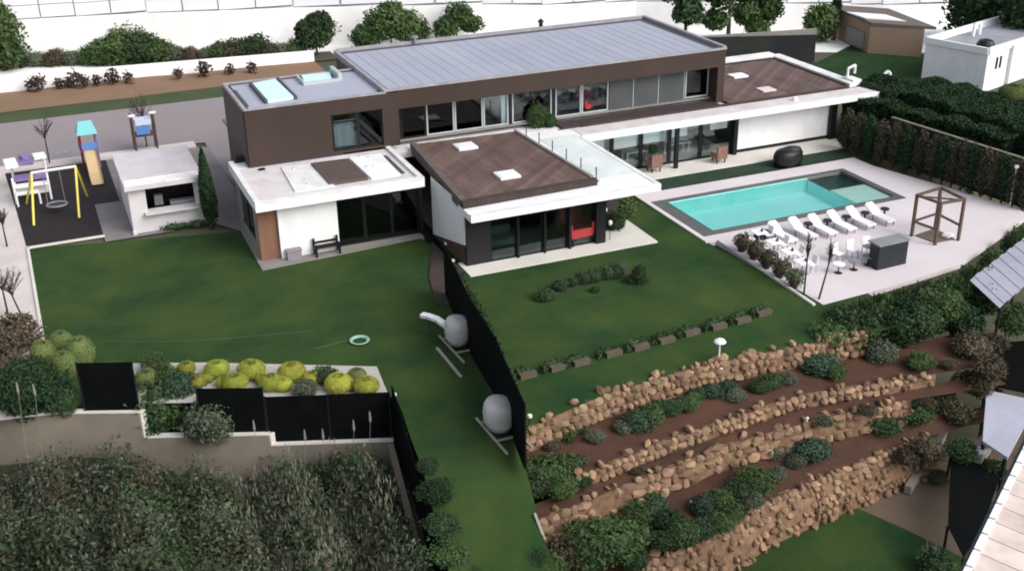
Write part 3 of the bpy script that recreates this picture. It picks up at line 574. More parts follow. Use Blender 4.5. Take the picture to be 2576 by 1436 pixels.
def net(a, b, z0a, z0b, h, label, posts=True, m=NET, top=0.):
    t_ = empty('net_fence', ((a[0] + b[0]) / 2, (a[1] + b[1]) / 2, min(z0a, z0b)), label, 'fence')
    n_ = max(1, round(math.hypot(b[0] - a[0], b[1] - a[1]) / 2.4))
    for i in range(n_):
        f0, f1 = i / n_, (i + 1) / n_; pa = (a[0] + (b[0] - a[0]) * f0, a[1] + (b[1] - a[1]) * f0); pb = (a[0] + (b[0] - a[0]) * f1, a[1] + (b[1] - a[1]) * f1)
        za, zb = z0a + (z0b - z0a) * f0, z0a + (z0b - z0a) * f1; g = vwall(pa, pb, 0, 1, 1, .04)
        g.v = [(x, y, (za if (q in (0, 3, 4, 7)) else zb) + (h if q > 3 else 0) + (random.uniform(-.04, .04) if q > 3 else 0)) for q, (x, y, _) in enumerate(g.v)]
        local(g, t_).build('net_panel', m, t_)
        local(MB().tube((*pa, za), (*pa, za + h + .06), .035, n=6), t_).build('post', BLACKP, t_)
    local(MB().tube((*b, z0b), (*b, z0b + h + .06), .035, n=6), t_).build('post', BLACKP, t_); return t_
net((-.28, 38.6), (1.5, 37.85), 0, 0, 1.9, 'black net fence panel standing highest on the garden wall')
net((3.45, 37.08), (5.6, 36.2), -1.05, -1.05, 1.8, 'black net fence on the middle step of the garden wall')
net((5.65, 36.2), (9.78, 34.62), -1.5, -1.5, 1.85, 'long black net fence on the lowest step of the garden wall')
net((9.9, 34.6), (8.3, 22.2), -1.5, -4.0, 2.1, 'black net fence running down from the wall corner beside the lawn strip')
for i, (a, b) in enumerate((((14.85, 42.2), (13.88, 36.8)), ((13.88, 36.8), (13.48, 33.2)), ((13.48, 33.2), (12.6, 28.7)))):
    net((b[0] - .12, b[1]), (a[0] - .12, a[1]), 0, 0, 2.45, ['black hedge-backed fence between the lawns, part nearest the house', 'black fence between the lawns, middle part beside the first covered bundle', 'black fence between the lawns, lowest part beside the second covered bundle'][i])
# hedge leaves along the top of the dividing fence
g = leaf_mesh('ivy_leaves', L_HEDGE, 3600, (.16, 6.5, 1.25), .06, 5, core=False, shell=.3); hv = link('ivy', g, None, (13.83, 35.3, 1.25), 'dark ivy grown along the dividing fence', 'ivy', kind='stuff'); hv.rotation_euler = (0, 0, R(-9.5))
# black wall behind the pool wing
bw = empty('dark_wall', (50.3, 69.5, 0), 'dark screening wall with pale top behind the pool wing roof', 'wall')
local(vwall((44.5, 71.8), (53.3, 68.4), 0, 2.0, 2.4), bw).build('panel', mat('dark_cloth', (.02, .022, .024), (.035, .04, .035), .5, .9), bw)
local(vwall((44.5, 71.78), (53.3, 68.38), 2.01, 2.012, 2.412, .3), bw).build('coping', CONC, bw)
# garden low wall at the back left
lw = empty('low_wall', (2, 86, .5), 'low white garden wall behind the earth bank', 'wall')
local(vwall((-40, 88.3), (2, 86.3), -.1, 1.15, 1.1, .2), lw).build('wall_section', FARWALL, lw); local(vwall((2, 86.3), (20, 85.0), -.1, 1.1, .9, .2), lw).build('wall_section', FARWALL, lw)
# far retaining wall and panel fence
zs = [(-140, 58, 3.6), (14, 52, 3.5), (190, 43, 3.45), (369, 34, 3.3), (550, 28, 3.25), (737, 20, 3.1), (975, 16, 2.9), (1213, 12, 2.7), (1364, 14, 2.6), (1600, 5, 2.3), (1790, 6, 2.2), (1980, 10, 1.9), (2220, 14, 1.6), (2500, 8, 1.4), (2800, 0, 1.2)]
pts = [at(*q) for q in zs]
rw = empty('retaining_wall', (25, 86, 0), 'long blown-out white retaining wall across the top of the picture', 'retaining wall')
pf = empty('panel_fence', (25, 86.5, 3), 'pale stepped fence of large white panels on top of the retaining wall', 'fence')
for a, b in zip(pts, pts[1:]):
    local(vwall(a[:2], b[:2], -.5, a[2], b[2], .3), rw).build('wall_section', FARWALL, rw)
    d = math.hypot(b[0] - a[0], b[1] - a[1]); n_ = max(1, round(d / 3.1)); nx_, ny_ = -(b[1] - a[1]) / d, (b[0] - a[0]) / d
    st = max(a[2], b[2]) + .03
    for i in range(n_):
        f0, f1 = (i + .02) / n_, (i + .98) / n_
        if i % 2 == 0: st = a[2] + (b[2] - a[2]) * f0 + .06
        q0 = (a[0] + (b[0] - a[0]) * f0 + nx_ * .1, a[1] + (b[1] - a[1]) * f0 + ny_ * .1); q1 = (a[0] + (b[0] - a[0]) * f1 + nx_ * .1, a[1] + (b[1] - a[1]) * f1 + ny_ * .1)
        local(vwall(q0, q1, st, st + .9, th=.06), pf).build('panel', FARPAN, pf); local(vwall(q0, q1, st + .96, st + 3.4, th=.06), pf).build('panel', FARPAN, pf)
        local(vwall(q0, q1, st - .09, st - .01, th=.12), pf).build('low_bar', mat('dark_base_strip', (.16, .16, .17), None), pf)  # dark strip along the foot of each panel
    local(vwall((a[0] + nx_ * .25, a[1] + ny_ * .25), (b[0] + nx_ * .25, b[1] + ny_ * .25), a[2] - .1, a[2] + 3.6, b[2] + 3.6, .06), pf).build('backing', mat('grey_backing', (.4, .4, .45), None), pf)

# ------------------------------------------------------------------ neighbouring buildings
nb = empty('neighbour_house', (60, 59, 0), 'white flat-roofed neighbouring house at the upper right', 'house')
p0, p1 = at(2317, 199, 0), at(2471, 231, 0)   # left and right ends of the lavender side
dv = Vector((p1[0] - p0[0], p1[1] - p0[1], 0)).normalized(); nv = Vector((-dv.y, dv.x, 0)) * 1.0
if nv.x < 0: nv = -nv
a0 = Vector((p0[0], p0[1], 0)); a1 = Vector((p1[0], p1[1], 0)); zt = 2.85
f2 = a1 + nv * 11; f3 = a0 + nv * 11
def rpoly(ps): return [(p.x, p.y) for p in ps]
local(MB().prism(rpoly([a0, a1, f2, f3]), -1, zt - .35), nb).build('wall', WHITE, nb)
t1 = .22
for (u, v_) in ((a0, a1), (a1, f2), (f2, f3), (f3, a0)):
    dd = (v_ - u).normalized(); local(MB().obox(((u + v_) / 2 + Vector((0, 0, zt - .15))), ((v_ - u).length, t1, .42), math.atan2(dd.y, dd.x)), nb).build('parapet', WHITE, nb)
local(MB().prism(rpoly([a0 + dv * .3 + nv * .3, a1 - dv * .3 + nv * .3, f2 - dv * .3 - nv * .3, f3 + dv * .3 - nv * .3]), zt - .34, zt - .3), nb).build('roof', mat('blue_grey_roof', (.30, .32, .38), (.42, .42, .46), 1, .7), nb)
local(MB().path([tuple(a0 + nv * 4 + dv * 1.2 + Vector((0, 0, zt - .3))), tuple(a0 + nv * 4 + dv * 1.2 + Vector((0, 0, zt + .5))), tuple(a0 + nv * 4.8 + dv * 1.2 + Vector((0, 0, zt + .5))), tuple(a0 + nv * 4.8 + dv * 1.2 + Vector((0, 0, zt - .3)))], .12), nb).build('roof_frame', WHITEP, nb)
local(MB().lathe(tuple(a1 + nv * 1.2 - dv * .9 + Vector((0, 0, zt - .3))), [(.55, 0), (.6, .3), (.45, .55), (.1, .65)]), nb).build('roof_tank', BLACKP, nb)
for k_ in range(2):
    c = a1 + nv * (1.3 + k_ * .5) - dv * .02 + Vector((0, 0, 1.7)); w_ = local(MB().obox(c, (.24, .1, .8), math.atan2(nv.y, nv.x)), nb).build('window', DARKF, nb)
local(MB().obox(a1 + nv * 2.9 + dv * .1 + Vector((0, 0, 1.2)), (.1, .3, 3.0), math.atan2(nv.y, nv.x)), nb).build('pilaster', WHITE, nb)
bb = empty('buff_building', (61, 70, 0), 'low buff brown-walled building with a bright sheet on its roof', 'building')
q0, q1, q2 = Vector(at(2182, 134)), Vector(at(2317, 145)), Vector(at(2110, 100))
sh = q2 - q0; q3 = q1 + sh * 1.5
local(MB().prism(rpoly([q0, q1, q3, q0 + sh * 1.5]), -.5, 2.1), bb).build('wall', BRICKW, bb)
local(MB().prism(rpoly([q0 - sh * .02, q1 + (q1 - q0) * .2, q3 + (q1 - q0) * .2, q0 + sh * 1.52]), 2.11, 2.3), bb).build('roof', mat('brown_grey_roof', (.16, .13, .12), (.2, .17, .15), 1, .9), bb)
sa_ = q0 + (q1 - q0) * .05 + sh * .25; local(MB().prism(rpoly([sa_, sa_ + (q1 - q0) * .75 , sa_ + (q1 - q0) * .65 + sh * .5, sa_ - (q1 - q0) * .1 + sh * .5]), 2.32, 2.4), bb).build('roof_sheet', WHITEP, bb)
local(MB().obox(q0 + sh * .45 + Vector((0, 0, .75)) + Vector((-.08, -.04, 0)), (sh.length * .6, .1, 1.2), math.atan2(sh.y, sh.x)), bb).build('shutter', mat('grey_shutter_door', (.30, .28, .26), None), bb)
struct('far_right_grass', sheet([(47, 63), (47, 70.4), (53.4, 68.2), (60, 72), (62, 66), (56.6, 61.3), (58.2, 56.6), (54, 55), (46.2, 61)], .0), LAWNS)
struct('white_lane', sheet([(45.8, 60.6), (50.5, 62.6), (54, 62), (53.6, 60.9), (46.2, 59.2)], .06), WHITEC)
local_vent = empty('vent_pipe_post', at(2225, 222, 0), 'white bent vent pipe standing on the white lane by the hedge', 'vent pipe')
MB().path([(-.25, 0, 0), (-.25, 0, .9), (.1, 0, 1.15), (.35, 0, .95), (.35, 0, .3)], .1).build('pipe', WHITEC, local_vent); MB().box(-.45, .55, -.3, .3, 0, .15).build('base', WHITEC, local_vent)
# lower right: corrugated carport, white panel, dark yard, near tiled roof
cp = empty('carport', (38, 34, -4), 'grey corrugated carport roof at the right edge beside the hedge', 'carport')
ca_, cb_, cc_ = Vector(at(2440, 705, .4)), Vector(at(2515, 775, .4)), Vector(at(2700, 505, .4)); ed = (cc_ - ca_).normalized(); wd = cb_ - ca_
nrib = 26; ln = 11.5
for i in range(nrib):
    a_ = ca_ + ed * (ln * i / nrib); b_ = a_ + ed * (ln / nrib * .97); zz = .05 * (i % 2)
    local(MB().quad(a_ + Vector((0, 0, zz)), a_ + wd + Vector((0, 0, zz)), b_ + wd + Vector((0, 0, zz + .03)), b_ + Vector((0, 0, zz + .03))), cp).build('roof_sheet', TROOF, cp)
for f in (.02, .5, .98):
    for g_ in (0.04, .96): q = ca_ + ed * ln * f + wd * g_; local(MB().box(q.x - .04, q.x + .04, q.y - .04, q.y + .04, -5.2, .38), cp).build('post', DARKF, cp)
wp = empty('white_shed', at(2520, 1110, -2.2), 'small white shed roof panel at the lower right edge', 'shed')
s4_ = [Vector(at(2482, 980, -2.0)), Vector(at(2610, 1008, -2.0)), Vector(at(2535, 1150, -2.3)), Vector(at(2472, 1108, -2.3))]
g = MB().quad(*[s4_[i] for i in (3, 2, 1, 0)]); g.quad(*[s4_[i] - Vector((0, 0, .12)) for i in range(4)])
for i in range(4): g.quad(s4_[i], s4_[(i + 1) % 4], s4_[(i + 1) % 4] - Vector((0, 0, .12)), s4_[i] - Vector((0, 0, .12)))
local(g, wp).build('roof', mat('lavender_white_sheet', (.45, .45, .55), (.38, .38, .46), .8, .5), wp)
for q in s4_: q2_ = s4_[0] * .06 + s4_[2] * .06 + q * .88; local(MB().box(q2_.x - .05, q2_.x + .05, q2_.y - .05, q2_.y + .05, -5.2, -2.3), wp).build('post', BLACKP, wp)
dp = empty('black_plate', at(2450, 1240, -3), 'shade painted as a black canopy stretched beside the sand yard', 'plate')
dz_ = -3.2; dcs = [at(2392, 1142, dz_), at(2530, 1160, dz_), at(2470, 1330, dz_), at(2425, 1400, dz_), at(2385, 1320, dz_)]
local(MB().prism([c[:2] for c in dcs], dz_ - .05, dz_), dp).build('net', NET, dp)  # flat black polygon paints the deep shade of this yard corner
for c in dcs: local(MB().tube((c[0], c[1], -4.7), (c[0], c[1], dz_ - .05), .05), dp).build('post', BLACKP, dp)
dp2 = empty('black_plate', at(2550, 900, -1.5), 'thin black canopy below the carport at the right edge', 'plate')
dcs = [at(2520, 860, -2.), at(2700, 850, -2.), at(2700, 1010, -2.), at(2500, 970, -2.)]
local(MB().prism([c[:2] for c in dcs], -2.05, -2.), dp2).build('net', NET, dp2)  # thin black polygon carried on posts
for c in dcs: local(MB().tube((c[0], c[1], -5.2), (c[0], c[1], -2.05), .05), dp2).build('post', BLACKP, dp2)
gb = empty('junk_pile', at(2448, 1140, -4), 'grey block with a white cap on the rim of the sand yard', 'block')
q = Vector(at(2466, 1135, -3.1)); local(MB().obox(q, (1.4, .5, .5), R(30)), gb).build('block', CONC, gb); local(MB().obox(q + Vector((-.3, -.3, .3)), (.35, .3, .1), R(30)), gb).build('cap', WHITEP, gb)
kerb = struct('yard_kerb', MB().obox(Vector(at(2330, 1160, -4.3)), (4.6, .25, .35), R(32)), CONC)
nr = empty('near_roof', (18, 15, 6), 'pale pink tiled roof corner close to the camera at the lower right', 'roof')
ra, rb = Vector(at(2400, 1520, 6)), Vector(at(2640, 1020, 6)); rd = (rb - ra).normalized(); rn = Vector((rd.y, -rd.x, 0))
if rn.x < 0: rn = -rn
L_ = (rb - ra).length; nt_ = round(L_ / .62)
for i in range(nt_):
    a_ = ra + rd * (L_ * i / nt_)
    g = MB()
    for j in range(5):
        u0, u1 = j / 5, (j + 1) / 5; h0, h1 = .035 * math.sin(math.pi * u0), .035 * math.sin(math.pi * u1); w0 = a_ + rd * .61 * u0; w1 = a_ + rd * .61 * u1
        g.quad(w0 + Vector((0, 0, h0)), w0 + rn * 7 + Vector((0, 0, h0 - .9)), w1 + rn * 7 + Vector((0, 0, h1 - .9)), w1 + Vector((0, 0, h1)))
    local(g, nr).build('tile_row', CHROOF, nr); e_ = a_ + rd * .3 - rn * .04
    local(MB().obox(e_ + Vector((0, 0, .02)), (.56, .14, .1), math.atan2(rd.y, rd.x)), nr).build('edge_tile', WHITEP, nr)
local(MB().prism([(p.x, p.y) for p in (ra + rn * .4, rb + rn * .4, rb + rn * 7, ra + rn * 7)], -5.2, 4.9), nr).build('wall', mat('teal_grey_wall', (.05, .07, .07), None), nr)
gt = nr; local(MB().tube(ra - rn * .14 + Vector((0, 0, -.08)), rb - rn * .14 + Vector((0, 0, -.08)), .07), nr).build('gutter', mat('teal_grey_wall', (.05, .07, .07)), nr)

# ------------------------------------------------------------------ cabana, playground
cb = empty('garden_hut', (5, 57.5, 0), 'white garden hut with a dark open serving hatch beside the playground', 'garden hut')
CBW = mat('hut_white', (.66, .62, .64), (.58, .55, .56), 1, .8)
local(MB().box(3.35, 3.6, 55.2, 60.2, 0, 2.3).box(6.65, 6.8, 55.2, 60.2, 0, 2.3).box(3.6, 6.65, 60.0, 60.2, 0, 2.3), cb).build('wall', CBW, cb)
local(MB().box(3.6, 4.15, 55.2, 55.4, 0, 2.3).box(4.15, 6.65, 55.2, 55.4, 0, .95).box(6.45, 6.65, 55.2, 55.4, .95, 2.3), cb).build('front_wall', CBW, cb)
local(MB().box(3.3, 3.5, 55.0, 55.4, 0, .12).box(4.0, 6.7, 54.85, 55.6, .95, 1.03), cb).build('counter', CBW, cb)
local(MB().box(3.2, 6.95, 54.85, 60.5, 2.3, 2.5), cb).build('roof', mat('hut_roof', (.62, .57, .60), (.5, .47, .49), .8, .8), cb)
for k_ in range(3): local(MB().box(3.25, 6.9, 55.0 + k_ * .35, 55.1 + k_ * .35, 2.5, 2.56), cb).build('roof_step', WHITEC, cb)
local(MB().box(3.6, 6.65, 57.0, 57.1, 0, 2.3), cb).build('back_wall', BLACKP, cb)
local(MB().obox((5.9, 55.9, 1.1), (1.2, .4, .15)).box(4.6, 5.0, 56, 56.3, 1, 1.5), cb).build('shelf', GREYM, cb)
for i, (x, y, sx) in enumerate(((5.3, 54.95, .9), (6.3, 54.85, .6))):
    me = leaf_mesh('flower_leaves', L_DARK, 220, (sx, .25, .22), .05, 40 + i, base=.15); link('low_shrub', me, None, (x, y, 0), ['low dark shrub along the hut front, under the hatch', 'low dark shrub at the hut front, next to the cypress'][i], 'shrub')
sl_ = empty('slide_tower', (2.4, 66.6, .01), 'playground slide tower with red posts, teal roof and tan slide', 'slide')
for x in (-.42, .42):
    for y in (-.1, .75): MB().tube((x, y, 0), (x, y, 2.15 if y > 0 else 1.9), .06).build('post', REDP if x < 0 else PURPLE, sl_)
MB().box(-.5, .5, -.15, .85, 1.0, 1.1).build('platform', PURPLE, sl_); MB().box(-.4, .4, -.2, -.14, 1.12, 1.5).build('front_panel', BLUEP, sl_)
MB().box(-.52, -.46, -.1, .8, 1.1, 1.5).build('side_panel', REDP, sl_); MB().box(.46, .52, -.1, .8, 1.1, 1.5).build('side_panel', BLUEP, sl_)
g = MB(); g.quad((-.55, -.25, 2.0), (.55, -.25, 2.0), (.35, .35, 2.65), (-.35, .35, 2.65)).quad((.55, .95, 2.0), (-.55, .95, 2.0), (-.35, .35, 2.65), (.35, .35, 2.65)).quad((-.55, .95, 2), (-.55, -.25, 2), (-.35, .35, 2.65)).quad((.55, -.25, 2), (.55, .95, 2), (.35, .35, 2.65)).build('roof', TEAL, sl_)
g = MB(); pr_ = [(-.1, 1.1), (-.6, .95), (-2.0, .35), (-2.9, .14), (-3.4, .1)]
for (ya, za), (yb, zb) in zip(pr_, pr_[1:]):
    g.quad((-.28, ya, za), (-.28, yb, zb), (.28, yb, zb), (.28, ya, za))
    for s_ in (-1, 1): g.quad((s_ * .28, ya, za), (s_ * .28, yb, zb), (s_ * .32, yb, zb + .16), (s_ * .32, ya, za + .16)); g.quad((s_ * .32, ya, za + .16), (s_ * .32, yb, zb + .16), (s_ * .34, yb, zb - .05), (s_ * .34, ya, za - .05))
g.build('chute', TAN, sl_)
pt = empty('play_tower', (5.6, 68.2, .1), 'second play tower with wooden legs and pale blue hood behind the hut', 'play tower')
for x in (-.6, .6):
    for y in (-.3, .5): MB().tube((x, y, 0), (x, y, 2.2), .07).build('post', WOOD, pt)
MB().box(-.6, .6, -.35, .55, .95, 1.05).build('platform', WOOD, pt); MB().box(-.45, .3, -.42, -.36, 1.1, 1.6).build('front_panel', BLUEP, pt)
MB().prism([(-.45, -.4), (.45, -.4), (.5, .4), (-.5, .4)], 1.65, 1.95).build('hood', mat('pale_blue_plastic', (.55, .62, .78), None), pt)
MB().obox((-.6, -.3, 2.25), (.35, .3, .08), R(20)).build('cap', WHITEP, pt); MB().obox((.6, -.3, 2.3), (.35, .3, .08), R(-20)).build('cap', WHITEP, pt)
sw = empty('swing_set', (0, 59, .01), 'swing set with yellow legs, white beam and a grey basket seat', 'swing set')
tl, tr_ = (-.75, 1.3, 2.15), (1.35, .9, 2.3)
MB().tube(tl, tr_, .07).build('beam', WHITEP, sw)
for t_, (bx, by) in ((tl, (-1.1, -.5)), (tl, (-1.3, 3.0)), (tr_, (1.06, -.35)), (tr_, (1.7, 2.8))): MB().tube(t_, (bx, by, 0), .06).build('leg', YELLOW, sw)
st_ = MB(); 
for i in range(12):
    a_ = 2 * math.pi * i / 12; b_ = 2 * math.pi * (i + 1) / 12; st_.tube((.15 + .5 * math.cos(a_), .9 + .42 * math.sin(a_), .45), (.15 + .5 * math.cos(b_), .9 + .42 * math.sin(b_), .45), .05, n=6)
st_.build('basket_seat', GREYM, sw)
for sx in (-1, 1):
    for sy in (-1, 1): MB().tube((.15 + sx * .42, .9 + sy * .2, .45), (.15 + sx * .4, 1.1, 2.2), .015, n=5).build('rope', GREYM, sw)
MB().lathe((.15, .9, .4), [(.45, 0), (.47, .03)], 12).build('seat_net', mat('dark_seat_net', (.05, .055, .06), None), sw)
ph = empty('playhouse', (-1.0, 63.6, .01), 'white and purple plastic playhouse at the left edge of the rubber mat', 'playhouse')
for x in (-.75, .95):
    for y in (-1.4, 1.5): MB().tube((x, y, 0), (x, y, 1.4), .06).build('post', WHITEP, ph)
MB().obox((-.72, .8, 1.55), (.62, 1.5, .12), R(5)).build('roof_panel', WHITEP, ph); MB().obox((.75, 1.3, 1.6), (.62, .9, .12), R(5)).build('roof_panel', WHITEP, ph)
MB().obox((.0, 1.0, 1.5), (.8, 1.3, .1)).build('roof_panel', PURPLE, ph); MB().obox((.0, 1.3, 1.66), (.4, .5, .2), R(20)).build('chimney', PURPLE, ph)
MB().box(-.7, .9, -1.0, -.1, 1.05, 1.14).build('deck', PURPLE, ph); MB().box(-.75, .95, -1.5, -1.05, .85, .95).build('deck', WHITEP, ph); MB().box(-.7, .4, -1.9, -1.55, .6, .68).build('step', WHITEP, ph)
MB().box(-.7, .9, -1.06, -1.0, .3, .8).build('front_panel', WHITEP, ph); MB().tube((-.7, -1.9, 0), (-.7, -1.9, .6), .05).build('post', WHITEP, ph); MB().tube((.4, -1.9, 0), (.4, -1.9, .6), .05).build('post', WHITEP, ph)
MB().obox((2.0, 2.4, 1.25), (.9, .45, .1), R(5)).build('shelf', GREYM, ph)

# bench and small things by the garage
bn = empty('bench', (11.25, 48.72, .05), 'black garden bench on the paving beside the dark garage glass', 'bench')
for s_ in (-1, 1): MB().obox((s_ * .55, -.1, .38), (.09, .5, .07)).obox((s_ * .55, -.3, .3), (.09, .1, .6)).obox((s_ * .55, .12, .38), (.09, .1, .78)).build('leg_frame', BLACKP, bn)
for i in range(4): MB().box(-.52, .52, -.28 + i * .11, -.2 + i * .11, .38, .42).build('slat', BLACKP, bn)
MB().box(-.52, .52, .14, .18, .5, .6).build('backrest', BLACKP, bn)
pbx = empty('step_block', (9.75, 48.75, .05), 'grey-lilac stone block against the white garage wall', 'block'); MB().box(-.35, .3, -.18, .2, 0, .42).build('block', mat('lilac_stone', (.30, .27, .30), None), pbx); MB().box(-.38, .33, -.21, .23, .42, .47).build('cap', MATS['lilac_stone'], pbx)

# ------------------------------------------------------------------ pool furniture
def lounger(x, y, label, i):
    t_ = empty('sun_lounger', (x, y, dz), label, 'sun lounger', 'white sun loungers in a row beside the pool', R(-14)) 
    return t_
def build_lounger():
    t_ = empty('sun_lounger', (0, 0, 0), '', 'sun lounger', 'white sun loungers in a row beside the pool')
    MB().box(-.3, .3, -.95, .3, .28, .36).build('seat', WHITEP, t_)
    MB().obox((0, .62, .51), (.6, .76, .08), tilt=Matrix.Rotation(R(30), 3, 'X')).build('backrest', WHITEP, t_)
    MB().obox((0, .90, .72), (.46, .2, .08), tilt=Matrix.Rotation(R(30), 3, 'X')).build('headrest', WHITEP, t_)
    for sx in (-.27, .27):
        for sy in (-.8, .25): MB().box(sx - .03, sx + .03, sy - .03, sy + .03, 0, .28).build('leg', GREYM, t_)
    return t_
l0 = build_lounger(); lpos = [(31.1 + 1.115 * i, 42.15 + .0 * i) for i in range(6)]
lpx = [(1962, 588), (2013, 578), (2062, 570), (2110, 560), (2158, 550), (2208, 540)]
for i, q in enumerate(lpx):
    o = l0 if i == 0 else copy_tree(l0); p = at(q[0] + 6, q[1] + 2, .3); o.location = (p[0], p[1], dz); o.rotation_euler.z = R(3); o.scale = (.86, .88, .86)
    o['label'] = ['white sun lounger at the left end of the row by the pool', 'second white sun lounger from the left of the pool row', 'third white sun lounger from the left of the pool row', 'third white sun lounger from the right of the pool row', 'second white sun lounger from the right of the pool row', 'white sun lounger at the right end of the row by the pool'][i]
    tb = empty('side_table', (p[0] + (.56 if i else -.62), p[1] + .35, dz), ['small dark side table left of the leftmost lounger'] + [0] * 5 if 0 else ['small dark table left of the leftmost sun lounger', 'small dark table right of the second lounger', 'small dark table right of the third lounger', 'small dark table right of the fourth lounger', 'small dark table right of the fifth lounger', 'small dark table right of the last lounger'][i], 'side table', 'dark side tables between the loungers') if True else None
    tb['label'] = tb['label']; MB().lathe((0, 0, 0), [(.05, 0), (.05, .38)], 8).build('leg', BLACKP, tb); MB().lathe((0, 0, .38), [(.22, 0), (.22, .06)], 12).build('tabletop', mat('plum_plastic', (.04, .02, .035), None), tb); MB().lathe((0, 0, 0), [(.15, 0), (.13, .04)], 10).build('base', BLACKP, tb)
p = at(1915, 592, .2); ot = empty('pouf', (p[0], p[1], dz), 'dark plum square pouf at the left of the loungers', 'pouf'); MB().box(-.28, .28, -.2, .2, .06, .4).build('cushion', MATS['plum_plastic'], ot); MB().box(-.24, .24, -.16, .16, 0, .06).build('base', BLACKP, ot)
# bar counter
p = at(2240, 672, 0); br_ = empty('bar_counter', (p[0], p[1] + .25, dz), 'dark outdoor bar counter with a grey top on the deck', 'bar counter', None, R(2))
MB().box(-.82, .82, -.3, .3, 0, 1.12).build('body', mat('dark_slate', (.020, .024, .032), (.028, .032, .04), 1, .5), br_); MB().box(-.86, .86, -.34, .42, 1.12, 1.2).build('counter_top', mat('grey_steel_top', (.22, .23, .25), (.3, .3, .32), 2, .3), br_); MB().box(-.7, .7, .5, .9, .7, .76).build('back_shelf', MATS['grey_steel_top'], br_)
# bar chairs
def chair(loc, label, group, rz, sc=1, legm=GREYM, proto=[]):
    if not proto:
        t_ = empty('white_chair', (0, 0, 0), '', 'chair'); MB().box(-.22, .22, -.2, .22, .42, .47).build('seat', WHITEP, t_); MB().obox((0, .24, .68), (.44, .05, .5), tilt=Matrix.Rotation(R(-10), 3, 'X')).build('backrest', WHITEP, t_)
        for sx in (-.18, .18):
            for sy in (-.16, .18): MB().tube((sx, sy, .42), (sx * 1.15, sy * 1.15, 0), .02, n=6).build('leg', legm, t_)
        proto.append(t_); o = t_
    else: o = copy_tree(proto[0])
    o.location = loc; o.rotation_euler.z = rz; o.scale = (sc, sc, sc); o['label'] = label; o['group'] = group; return o
for i, q in enumerate(((2106, 658), (2143, 650), (2181, 641))): chair(at(q[0], q[1], dz), ['white moulded chair farthest left of the three facing the bar', 'middle white moulded chair of the three facing the bar', 'white moulded chair nearest the dark bar counter'][i], 'white chairs beside the bar', R([15, 5, -5][i]), .9)
for i, q in enumerate(((2108, 684), (2147, 676), (2182, 664))):
    st2 = empty('bar_table', at(q[0], q[1] + 2, dz), ['small grey table in front of the left chair near the bar', 'small grey table in front of the middle chair near the bar', 'small grey table tucked against the bar'][i], 'table', 'small tables near the bar')
    MB().lathe((0, 0, .4), [(.28, 0), (.28, .04)], 12).build('tabletop', GREYM if i != 0 else WHITEC, st2); MB().lathe((0, 0, 0), [(.2, 0), (.03, .04), (.03, .4)], 8).build('pedestal', BLACKP, st2)
# dining sets along the left deck edge
for i, q in enumerate(((1908, 612), (1946, 637), (1984, 662), (2017, 688))):
    p = at(q[0], q[1], dz); t_ = empty('dining_table', p, f'white square dining table, {ordinal(i)} from the pool along the deck edge', 'table', 'white dining tables on the deck')
    MB().box(-.32, .32, -.32, .32, .56, .6).build('tabletop', WHITEP, t_); MB().tube((0, 0, .02), (0, 0, .56), .04).build('pedestal', GREYM, t_); MB().box(-.22, .22, -.22, .22, 0, .03).build('base', GREYM, t_)
    cn = empty('candle_jar', (p[0] + .1, p[1] - .05, dz + .6), f'small dark jar on the {ordinal(i)} dining table', 'jar', 'jars on the dining tables'); MB().lathe((0, 0, 0), [(.05, 0), (.06, .05), (.05, .12)], 8).build('jar_body', BLACKP, cn); MB().lathe((0, 0, .12), [(.052, 0), (.052, .02)], 8).build('lid', GREYM, cn)
    for s_ in (-1, 1): chair((p[0] + s_ * .5, p[1] + .04 * s_, dz), f'white chair on the {"left" if s_ < 0 else "right"} of the {ordinal(i)} dining table', 'white dining chairs on the deck', R(90 * -s_), .8)
# potted bushes
for i, q in enumerate(((1866, 632), (1896, 652), (1927, 674), (1960, 697), (1997, 722))):
    p = at(q[0], q[1], dz); t_ = empty('potted_bush', p, ['round brown-leaved potted bush nearest the pool on the deck edge', 'second brown-leaved potted bush from the pool', 'middle one of the five brown-leaved potted bushes', 'fourth brown-leaved potted bush from the pool', 'greyer potted bush farthest from the pool'][i], 'potted plant', 'potted bushes along the deck edge')
    MB().lathe((0, 0, 0), [(.16, 0), (.22, .22), (.24, .26)], 12).build('pot', mat('brown_pot', (.07, .045, .04), None), t_)
    link('foliage', leaf_mesh('foliage', L_BROWN if i < 4 else L_GREY, 520, (.45, .45, .40), .055, 60 + i, base=.52), t_)
# pergola frame
pg = empty('daybed_frame', (38.0, 38.55, dz), 'brown wooden gazebo frame over a brown mat on the deck', 'gazebo', None)
pc = [at(2293, 594, dz), at(2352, 620 - 4, dz), at(2410, 605, dz), at(2352, 574, dz)]
pc = [(c[0] - 38.0, c[1] - 38.55) for c in pc]
hh = 2.1
for c in pc: MB().bar((c[0], c[1], 0), (c[0], c[1], hh), .12).build('post', WOOD, pg)
for i in range(4):
    a_, b_ = pc[i], pc[(i + 1) % 4]; MB().bar((a_[0], a_[1], hh - .05), (b_[0], b_[1], hh - .05), .11).build('top_beam', WOOD, pg)
    if i in (2, 3, 0): MB().bar((a_[0], a_[1], .75), (b_[0], b_[1], .75), .09).build('low_bar', WOOD, pg)
MB().bar((pc[0][0], pc[0][1], hh - .1), (pc[2][0], pc[2][1], hh - .1), .07).build('cross_beam', WOOD, pg); MB().bar((pc[1][0], pc[1][1], hh - .1), (pc[3][0], pc[3][1], hh - .1), .07).build('cross_beam', WOOD, pg)
MB().prism([(c[0] * .85, c[1] * .85) for c in pc], .005, .05).build('mat', mat('brown_mat', (.20, .14, .11), (.16, .11, .09), 4, .9), pg)
